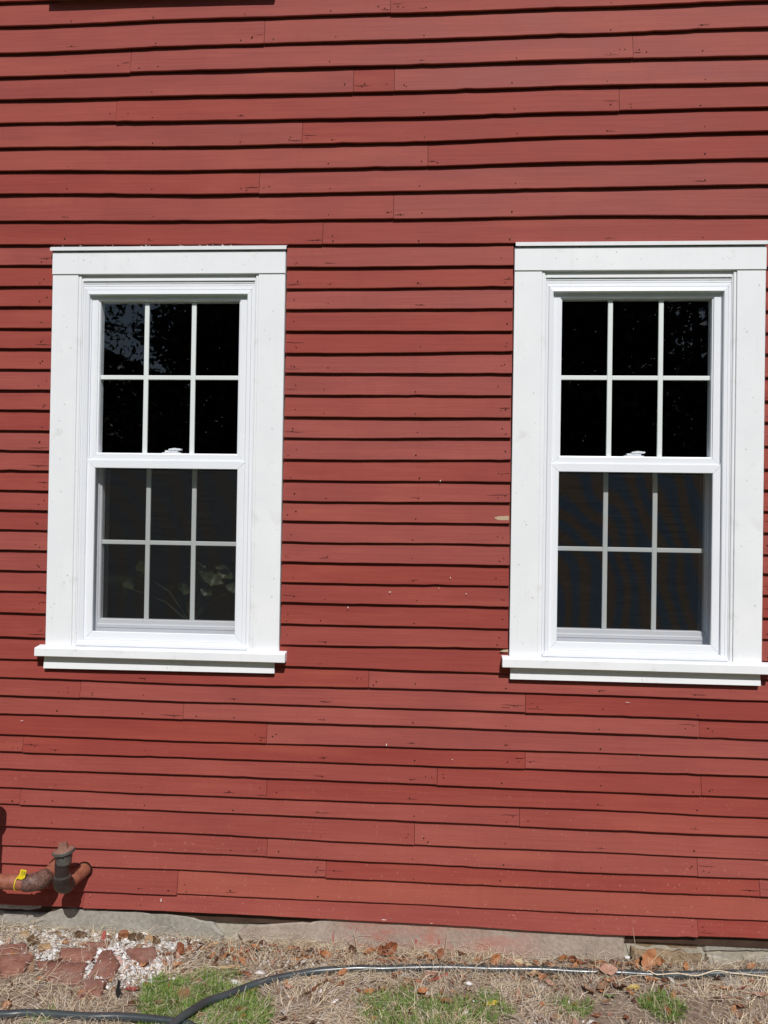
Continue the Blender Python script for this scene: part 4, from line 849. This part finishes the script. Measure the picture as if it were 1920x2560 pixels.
m.add([(x-0.012, y, z_), (x+0.010, y, z_), (x+0.009, y+0.012, z_+0.02), (x+0.006, y+0.016, z_+0.034), (x-0.006, y+0.014, z_+0.031), (x-0.010, y+0.008, z_+0.014)]+[(x-0.012, y+0.004, z_), (x+0.010, y+0.004, z_), (x+0.009, y+0.016, z_+0.02), (x+0.006, y+0.02, z_+0.034), (x-0.006, y+0.018, z_+0.031), (x-0.010, y+0.012, z_+0.014)],
      [tuple(range(6)), tuple(range(11, 5, -1))]+[(j, (j+1) % 6, 6+(j+1) % 6, 6+j) for j in range(6)])
tag(m.build('red_paint_flake', simple('bright_red_flake', (0.30, 0.05, 0.04), (0.40, 0.09, 0.07), 60, 0.5)), 'bright red curl of paint standing by the foundation', 'paint flake')

# ------------------------------------------------------------------ black hose: one length, looped outside the picture
def smooth_path(P, n=8):
    out = []
    for i in range(len(P)-1):
        p0, p1, p2, p3 = P[max(i-1, 0)], P[i], P[i+1], P[min(i+2, len(P)-1)]
        for k in range(n):
            t = k/n; out.append(tuple(0.5*((2*b_)+(-a+c)*t+(2*a-5*b_+4*c-d)*t*t+(-a+3*b_-3*c+d)*t**3) for a, b_, c, d in zip(p0, p1, p2, p3)))
    out.append(P[-1]); return out
HP = [(2.9, 0.0), (2.3, -0.03), (1.8, -0.045)]+[(x, y) for x, y in HOSE_A[::-1]]+[(-0.93, -0.62), (-0.955, -0.76), (-0.90, -0.92), (-0.74, -0.98), (-0.63, -0.88), (-0.70, -0.70), (-0.83, -0.59), (-0.90, -0.555)]+[(x, y) for x, y in HOSE_B[::-1]]+[(-1.8, -0.60), (-2.3, -0.63), (-3.0, -0.7)]
sp = smooth_path(HP, 7); P3 = []
nA = (3+len(HOSE_A)+2)*7
for i, (x, y) in enumerate(sp):
    lift = 0.0
    if i < nA: lift = 0.027*math.exp(-(math.hypot(x+0.89, y+0.545)/0.16)**2)
    P3.append((x, min(y, 0.0), float(np.interp(x, [-2.2, -1, 0, 0.6, 1.0, 1.5], [-1.885, -1.905, -1.922, -1.915, -1.902, -1.888]))+Z0+0.0205+lift+0.0012*math.sin(i*0.07)))
def hose_mat():
    m, t, o = mk('scuffed_black_poly_pipe'); v = mapping(t); n1 = noise(t, v, 9, 4); n2 = noise(t, mapping(t, (12, 40, 60)), 1.5, 5, 0.7)
    col = ramp(t, n1, ((0.35, (0.034, 0.043, 0.047)), (0.7, (0.058, 0.070, 0.075))))
    sc = ramp(t, n2, ((0.62, 0.0), (0.74, 1.0))); col = mixc(t, maths(t, 'MULTIPLY', sc, 0.25), col, (0.24, 0.23, 0.22))
    b = principled(t, o, col, maths(t, 'ADD', maths(t, 'MULTIPLY', n1, 0.12), 0.24), 0.75, 0, n1, 0.1, 0.001); return m
m = MB(); m.tube(P3, 0.0142, 18); hose = m.build('hose', hose_mat(), smooth=60); tag(hose, 'black plastic hose lying along the foundation and bending towards the viewer', 'hose')

# ------------------------------------------------------------------ oil tank pipes
def pipe_mat(name, a, b, c, thr, rough_=0.55):
    m, t, o = mk(name); v = mapping(t); n1 = noise(t, v, 26, 6, 0.7); n2 = noise(t, v, 140, 4, 0.7)
    col = ramp(t, n1, ((0.35, a), (0.6, b))); f = ramp(t, n2, ((thr, 0.0), (thr+0.10, 1.0))); col = mixc(t, maths(t, 'MULTIPLY', f, 0.75), col, c)
    principled(t, o, col, rough_, 0.4, 0, maths(t, 'ADD', n1, n2), 0.35, 0.002); return m
PRED = pipe_mat('red_painted_pipe', (0.22, 0.070, 0.042), (0.33, 0.125, 0.075), (0.13, 0.045, 0.028), 0.55)
PRUST = pipe_mat('pitted_rusty_iron', (0.095, 0.042, 0.030), (0.22, 0.125, 0.10), (0.040, 0.017, 0.013), 0.48, 0.6)
PGAL = pipe_mat('dark_galvanised_iron', (0.024, 0.017, 0.015), (0.042, 0.030, 0.027), (0.020, 0.014, 0.013), 0.58, 0.42)
PZINC = simple('dull_zinc_collar', (0.075, 0.070, 0.064), (0.15, 0.14, 0.128), 30, 0.38, 0.5, 0.2, metal=0.3)
PCAP = pipe_mat('rusted_cap_top', (0.20, 0.095, 0.07), (0.30, 0.16, 0.12), (0.13, 0.06, 0.04), 0.56)
def elbow(m, c, d0, d1, r, R, n=9, mi=0, rad=None):
    """quarter bend from direction d0 (arriving) to d1 (leaving), corner at c"""
    d0, d1, c = Vector(d0).normalized(), Vector(d1).normalized(), Vector(c); s_, e = c-d0*R, c+d1*R; P = []
    for i in range(n+1): t = i/n; P.append(s_*(1-t)**2+c*2*t*(1-t)+e*t**2)
    m.tube(P, rad or r, 20, mi=mi)
A0, A1 = Vector((-1.538, 0.06, 0.353)), Vector((-1.573, -0.150, 0.342)); dirv = (A1-A0).normalized()
vent = empty('vent_pipe', (A1.x, A1.y, 0.30)); tag(vent, 'dark iron vent pipe with mushroom cap rising beside the red wall', 'pipe')
inv = Vector((-A1.x, -A1.y, -0.30))
def part(fn, name, mat, root, off, sm=40):
    m = MB(); fn(m); o = m.build(name, mat, root, smooth=sm, loc=off); return o
part(lambda m: m.tube([A0, A1-dirv*0.045], 0.0300, 24), 'wall_pipe', PRED, vent, inv)
part(lambda m: elbow(m, A1, dirv, (0, 0, 1), 0.036, 0.042, rad=[0.0365]*2+[0.037]*8), 'elbow', PGAL, vent, inv)
part(lambda m: m.lathe([(0.030, 0.0), (0.030, 0.0385), (0.048, 0.0395), (0.050, 0.037), (0.050, 0.0)], A1, (0, 0, 1)), 'elbow_collar', PGAL, vent, inv)
part(lambda m: m.lathe([(0.048, 0.0), (0.048, 0.034), (0.0535, 0.0335), (0.0535, 0.0)], A1, (0, 0, 1)), 'thread_ring', PZINC, vent, inv)
part(lambda m: m.lathe([(0.05, 0.0298), (0.085, 0.0298), (0.0852, 0.0306), (0.088, 0.0306), (0.0882, 0.0298), (0.098, 0.0298), (0.098, 0.0308), (0.104, 0.0308), (0.104, 0.0298), (0.12, 0.0298)], A1, (0, 0, 1)), 'riser', PGAL, vent, inv)
part(lambda m: m.lathe([(0.106, 0.0), (0.106, 0.0315), (0.112, 0.0335), (0.146, 0.0345), (0.150, 0.0335), (0.150, 0.0)], A1+Vector((0.0, 0, 0)), (0.05, 0, 1)), 'cap_socket', PZINC, vent, inv)
ca = Vector((-0.14, -0.02, 1)).normalized(); cp = A1+Vector((0.006, 0, 0.150))
part(lambda m: m.lathe([(-0.003, 0.033), (0.0, 0.043), (0.002, 0.0455), (0.0125, 0.0455), (0.0145, 0.0435)], cp, ca, 28), 'cap_rim', PZINC, vent, inv)
part(lambda m: m.lathe([(0.0140, 0.0437), (0.0155, 0.0415), (0.0165, 0.034), (0.0175, 0.022), (0.018, 0.0)], cp, ca, 28), 'cap_top', PCAP, vent, inv)
def lug(m):
    M = Matrix.Translation(cp+ca*0.015) @ ca.to_track_quat('Z', 'X').to_matrix().to_4x4()
    b_ = MB(); b_.add([(-0.020, -0.009, 0), (0.020, -0.011, 0), (0.020, 0.011, 0), (-0.020, 0.009, 0), (-0.015, -0.0075, 0.030), (0.017, -0.009, 0.030), (0.017, 0.009, 0.030), (-0.015, 0.0075, 0.030)],
                      [(0, 3, 2, 1), (4, 5, 6, 7), (0, 1, 5, 4), (1, 2, 6, 5), (2, 3, 7, 6), (3, 0, 4, 7)])
    m.add([M @ Vector(p) for p in b_.v], b_.f)
part(lug, 'cap_lug', PCAP, vent, inv, 30)
def rimbumps(m):
    M = Matrix.Translation(cp) @ ca.to_track_quat('Z', 'X').to_matrix().to_4x4()
    for k in range(8):
        a = k*math.pi/4+0.2; b_ = MB(); b_.box(-0.004, 0.004, -0.002, 0.003, 0.001, 0.0125); Rm = M @ Matrix.Rotation(a, 4, 'Z') @ Matrix.Translation((0, 0.0450, 0)); m.add([Rm @ Vector(p) for p in b_.v], b_.f)
part(rimbumps, 'rim_notch', PZINC, vent, inv, 30)
# fill pipe: out of the wall, elbow, then along the wall to a riser beyond the picture
B0, B1 = Vector((-1.668, 0.06, 0.368)), Vector((-1.682, -0.142, 0.352)); db = (B1-B0).normalized(); dl = Vector((-1, -0.02, 0.02)).normalized(); B2 = B1+dl*0.247
fill = empty('fill_pipe', (B1.x, B1.y, 0.31)); tag(fill, 'red painted pipe with pitted rusty elbow running along the wall', 'pipe'); inv = Vector((-B1.x, -B1.y, -0.31))
part(lambda m: m.tube([B0, B1-db*0.05], 0.0300, 24), 'wall_pipe', PRED, fill, inv)
part(lambda m: elbow(m, B1, db, dl, 0.036, 0.062, rad=[0.0340]+[0.0375]*8+[0.0350]), 'elbow', PRUST, fill, inv)
part(lambda m: m.tube([B1+dl*0.05, B2-dl*0.03], 0.0305, 24), 'run_pipe', PRED, fill, inv)
part(lambda m: elbow(m, B2, dl, (0, 0, 1), 0.036, 0.045), 'elbow', PRUST, fill, inv)
part(lambda m: m.tube([B2+Vector((0, 0, 0.04)), B2+Vector((0, 0, 0.34))], 0.030, 20), 'riser', PRED, fill, inv)
part(lambda m: m.lathe([(0.33, 0.0), (0.33, 0.042), (0.345, 0.048), (0.385, 0.048), (0.398, 0.040), (0.40, 0.0)], B2, (0, 0, 1)), 'fill_cap', PGAL, fill, inv)
# near-black rings round the pipes, painted in place of shaded gaps
for c in (A0, B0):
    d_ = dirv if c is A0 else db; k = (0.0095-c.y)/d_.y; p = c+d_*k; rg_ = MB(); rg_.lathe([(0, 0.0305), (0.0005, 0.0355), (0.006, 0.0355), (0.006, 0.0305)], (p.x, 0.0045, p.z), (0, 1, 0)); rg_.build('pipe_gap_ring', BLACKNAIL, wall)
# yellow tag on a strap round the fill pipe
ty = B1+dl*0.085; YEL = simple('yellow_plastic_tag', (0.72, 0.55, 0.015), (0.80, 0.64, 0.03), 40, 0.45, 0.4, 0.05)
tg = empty('yellow_tag', (ty.x, ty.y, ty.z)); tag(tg, 'yellow plastic tag strapped around the red pipe', 'tag')
m = MB(); P = []
for i in range(25):
    a = 2*math.pi*i/24; P.append((0.003*math.sin(a)-0.004*math.cos(a), -0.0335*math.cos(a+0.1), 0.0335*math.sin(a+0.1)))
m.tube(P, 0.0022, 8, caps=False); m.tube([(0.000, -0.026, 0.022), (0.006, -0.027, 0.031), (0.014, -0.027, 0.034)], 0.0023, 8); m.build('strap', YEL, tg, smooth=60)
FP = [(0.011, 0.028), (0.026, 0.026), (0.034, 0.031), (0.0405, 0.035), (0.047, 0.0645), (0.045, 0.067), (0.024, 0.070), (0.021, 0.068)]
n = len(FP); m = MB(); m.add([(a, -0.0290, b_) for a, b_ in FP]+[(a, -0.0270, b_) for a, b_ in FP], [tuple(range(n)), tuple(range(2*n-1, n-1, -1))]+[(j, (j+1) % n, n+(j+1) % n, n+j) for j in range(n)]); fl = m.build('tag_flag', YEL, tg)
def text(body, size, loc, roll, mat, parent, name='lettering'):
    cu = bpy.data.curves.new(name, 'FONT'); cu.body = body; cu.size = size; cu.extrude = 0.0001; cu.materials.append(mat); o = bpy.data.objects.new(name, cu); C.objects.link(o); o.parent = parent
    bpy.context.view_layer.update(); me = bpy.data.meshes.new_from_object(o.evaluated_get(bpy.context.evaluated_depsgraph_get())); bpy.data.objects.remove(o)
    o = bpy.data.objects.new(name, me); C.objects.link(o); o.parent = parent; o.location = loc; o.rotation_euler = (math.pi/2, roll, 0); return o
INK = simple('dark_tag_print', (0.07, 0.055, 0.02), (0.12, 0.09, 0.03), 50, 0.6)
text('EB', 0.0185, (0.0235, -0.0293, 0.0500), 0.14, INK, tg)
m = MB()
for k in range(9): m.box(0.0205+k*0.0020, 0.0217+k*0.0020, -0.0294, -0.0289, 0.0455-k*0.00028, 0.0468-k*0.00028)
m.build('fine_print', INK, tg)

# ------------------------------------------------------------------ houseplant behind the lower sash
pl = empty('houseplant', (WX[0]+0.57, 0.30, WZ[0]-0.03)); tag(pl, 'leafy green houseplant standing inside behind the window screen', 'plant')
PLM = simple('houseplant_leaf', (0.014, 0.022, 0.007), (0.042, 0.055, 0.018), 20, 0.5, 0.4, 0.2)
m = MB(); m.lathe([(0, 0.0), (0, 0.06), (0.10, 0.08), (0.105, 0.085), (0.12, 0.085), (0.12, 0.075), (0.11, 0.0)], (0, 0, 0), (0, 0, 1)); m.build('pot', simple('clay_pot', (0.20, 0.08, 0.05), (0.28, 0.12, 0.07), 20), pl, smooth=40)
m = MB()
LV = [(-0.24, -0.05, 0.36, 0.13, 2.2, .9), (-0.30, -0.03, 0.28, 0.11, 2.6, 1.2), (-0.02, -0.08, 0.28, 0.12, 1.2, .3), (0.07, -0.09, 0.38, 0.10, 0.7, .6), (0.13, -0.09, 0.33, 0.13, 0.2, .4), (0.19, -0.07, 0.36, 0.12, -0.3, .5), (0.28, -0.05, 0.38, 0.13, 0.5, .7), (0.32, -0.04, 0.31, 0.11, -0.6, .4), (0.02, -0.06, 0.20, 0.10, 1.9, 1.0), (0.11, -0.08, 0.27, 0.09, -0.5, .3), (0.24, -0.08, 0.29, 0.10, 0.1, .2)]
ST = MB()
for (x, y, zz, s_, a, tlt) in LV:
    lm = leaf_mesh(s_*0.8, 'p', 0.6); o = lm.build('leaf', PLM, pl, smooth=60); o.location = (x, y, zz); o.rotation_euler = (1.25-tlt*0.5, tlt, a)
    ST.tube([(0, 0, 0.11), (x*0.4, y*0.3, 0.11+(zz-0.11)*0.6), (x, y, zz)], [0.004, 0.003, 0.002], 6)
ST.build('stem', PLM, pl, smooth=60)

# ------------------------------------------------------------------ trees across the yard (they darken the window reflections)
LEAFT = simple('tree_foliage', (0.022, 0.040, 0.010), (0.055, 0.080, 0.020), 3, 0.6, 0.3, 0.0); BARK = simple('tree_bark', (0.05, 0.036, 0.026), (0.11, 0.08, 0.06), 8, 0.9, 0.1, 0.6, 0.02)
def tree(x, y, h, cr, nleaf, lsize, label, seed, base=0.25):
    r = np.random.default_rng(seed); t_ = empty('tree', (x, y, 0)); tag(t_, label, 'tree', 'trees across the yard')
    m = MB(); P = [(0, 0, -0.2)]; dx = dy = 0
    for k in range(1, 7): dx += r.normal(0, 0.12); dy += r.normal(0, 0.12); P.append((dx, dy, h*0.88*k/6))
    m.tube(P, [0.26*h/9*(1-0.85*k/6) for k in range(7)], 10); br_c = []
    for k in range(16):
        f = r.uniform(0.28, 0.95); b0 = Vector(P[int(f*6)]); a = r.uniform(0, 6.28); L = cr*r.uniform(0.55, 1.0)*(1.15-0.6*f); e = b0+Vector((math.cos(a)*L, math.sin(a)*L, r.uniform(-0.1, 0.45)*L)); mid = b0.lerp(e, 0.5)+Vector((0, 0, 0.12*L))
        m.tube([b0, mid, e], [0.07*h/9, 0.045*h/9, 0.015], 6, caps=False); br_c += [e, mid, b0.lerp(e, 0.75)]
    m.build('trunk', BARK, t_, smooth=60)
    cen = np.array([tuple(c) for c in br_c]+[(r.normal(0, cr*0.4), r.normal(0, cr*0.4), h*r.uniform(base, 1.0)) for _ in range(26)])
    ci_ = r.integers(0, len(cen), nleaf); p = cen[ci_]+r.normal(0, 1, (nleaf, 3))*np.array([cr*0.20, cr*0.20, cr*0.13])
    u = r.normal(0, 1, (nleaf, 3)); u /= np.linalg.norm(u, axis=1)[:, None]; v = np.cross(u, r.normal(0, 1, (nleaf, 3))); v /= np.linalg.norm(v, axis=1)[:, None]; s_ = (lsize*r.uniform(0.6, 1.3, nleaf))[:, None]
    V = np.stack([p-u*s_, p+v*s_*0.45, p+u*s_, p-v*s_*0.45], 1); o = np_mesh('crown', V.reshape(-1, 3), np.arange(nleaf*4).reshape(-1, 4), [LEAFT], parent=t_); return t_
TL = [(-15.5, -21, 12, 3.6, 9000,.18), (-11.2, -20, 10.5, 3.0, 1300, .10), (-6.3, -19, 11.5, 2.6, 12000, .16), (-5.0, -21, 12.5, 3.0, 20000, .19), (-3.0, -22, 13, 3.8, 22000, .20), (0.6, -20, 13, 3.8, 22000, .20), (4.2, -21, 12.5, 3.5, 22000, .20), (7.6, -19, 11, 3.2, 4200, .13), (11.5, -21, 12, 3.6, 12000, .17), (15.5, -22, 12, 3.6, 9000, .18)]
TN = ['tall leafy tree at the far left of the row across the yard', 'open crowned tree second from the far left across the yard', 'open crowned tree third from the far left across the yard', 'dense slim tree between two others left of the middle across the yard', 'dense tall tree left of the middle of the row across the yard', 'dense tall tree in the middle of the row across the yard', 'dense tree right of the middle of the row across the yard', 'open crowned tree third from the far right across the yard', 'leafy tree second from the far right across the yard', 'tall leafy tree at the far right of the row across the yard']
for i, a in enumerate(TL): tree(*a, TN[i], 100+i)
r = np.random.default_rng(5); N = 80000; p = np.stack([r.uniform(-34, 34, N), r.uniform(-28, -24, N), r.uniform(0, 1, N)**0.8*8.0], 1); p[:, 2] *= 0.8+0.2*np.sin(p[:, 0]*0.9)  # leaf mass added behind the trees to keep the glass reflections dark
u = r.normal(0, 1, (N, 3)); u /= np.linalg.norm(u, axis=1)[:, None]; v = np.cross(u, r.normal(0, 1, (N, 3))); v /= np.linalg.norm(v, axis=1)[:, None]; s_ = r.uniform(0.22, 0.5, N)[:, None]
hd = np_mesh('backdrop', np.stack([p-u*s_, p+v*s_*0.6, p+u*s_, p-v*s_*0.6], 1).reshape(-1, 3), np.arange(N*4).reshape(-1, 4), [LEAFT]); tag(hd, 'dark undergrowth of leaves added across the yard to blacken window reflections', 'backdrop', kind='stuff')
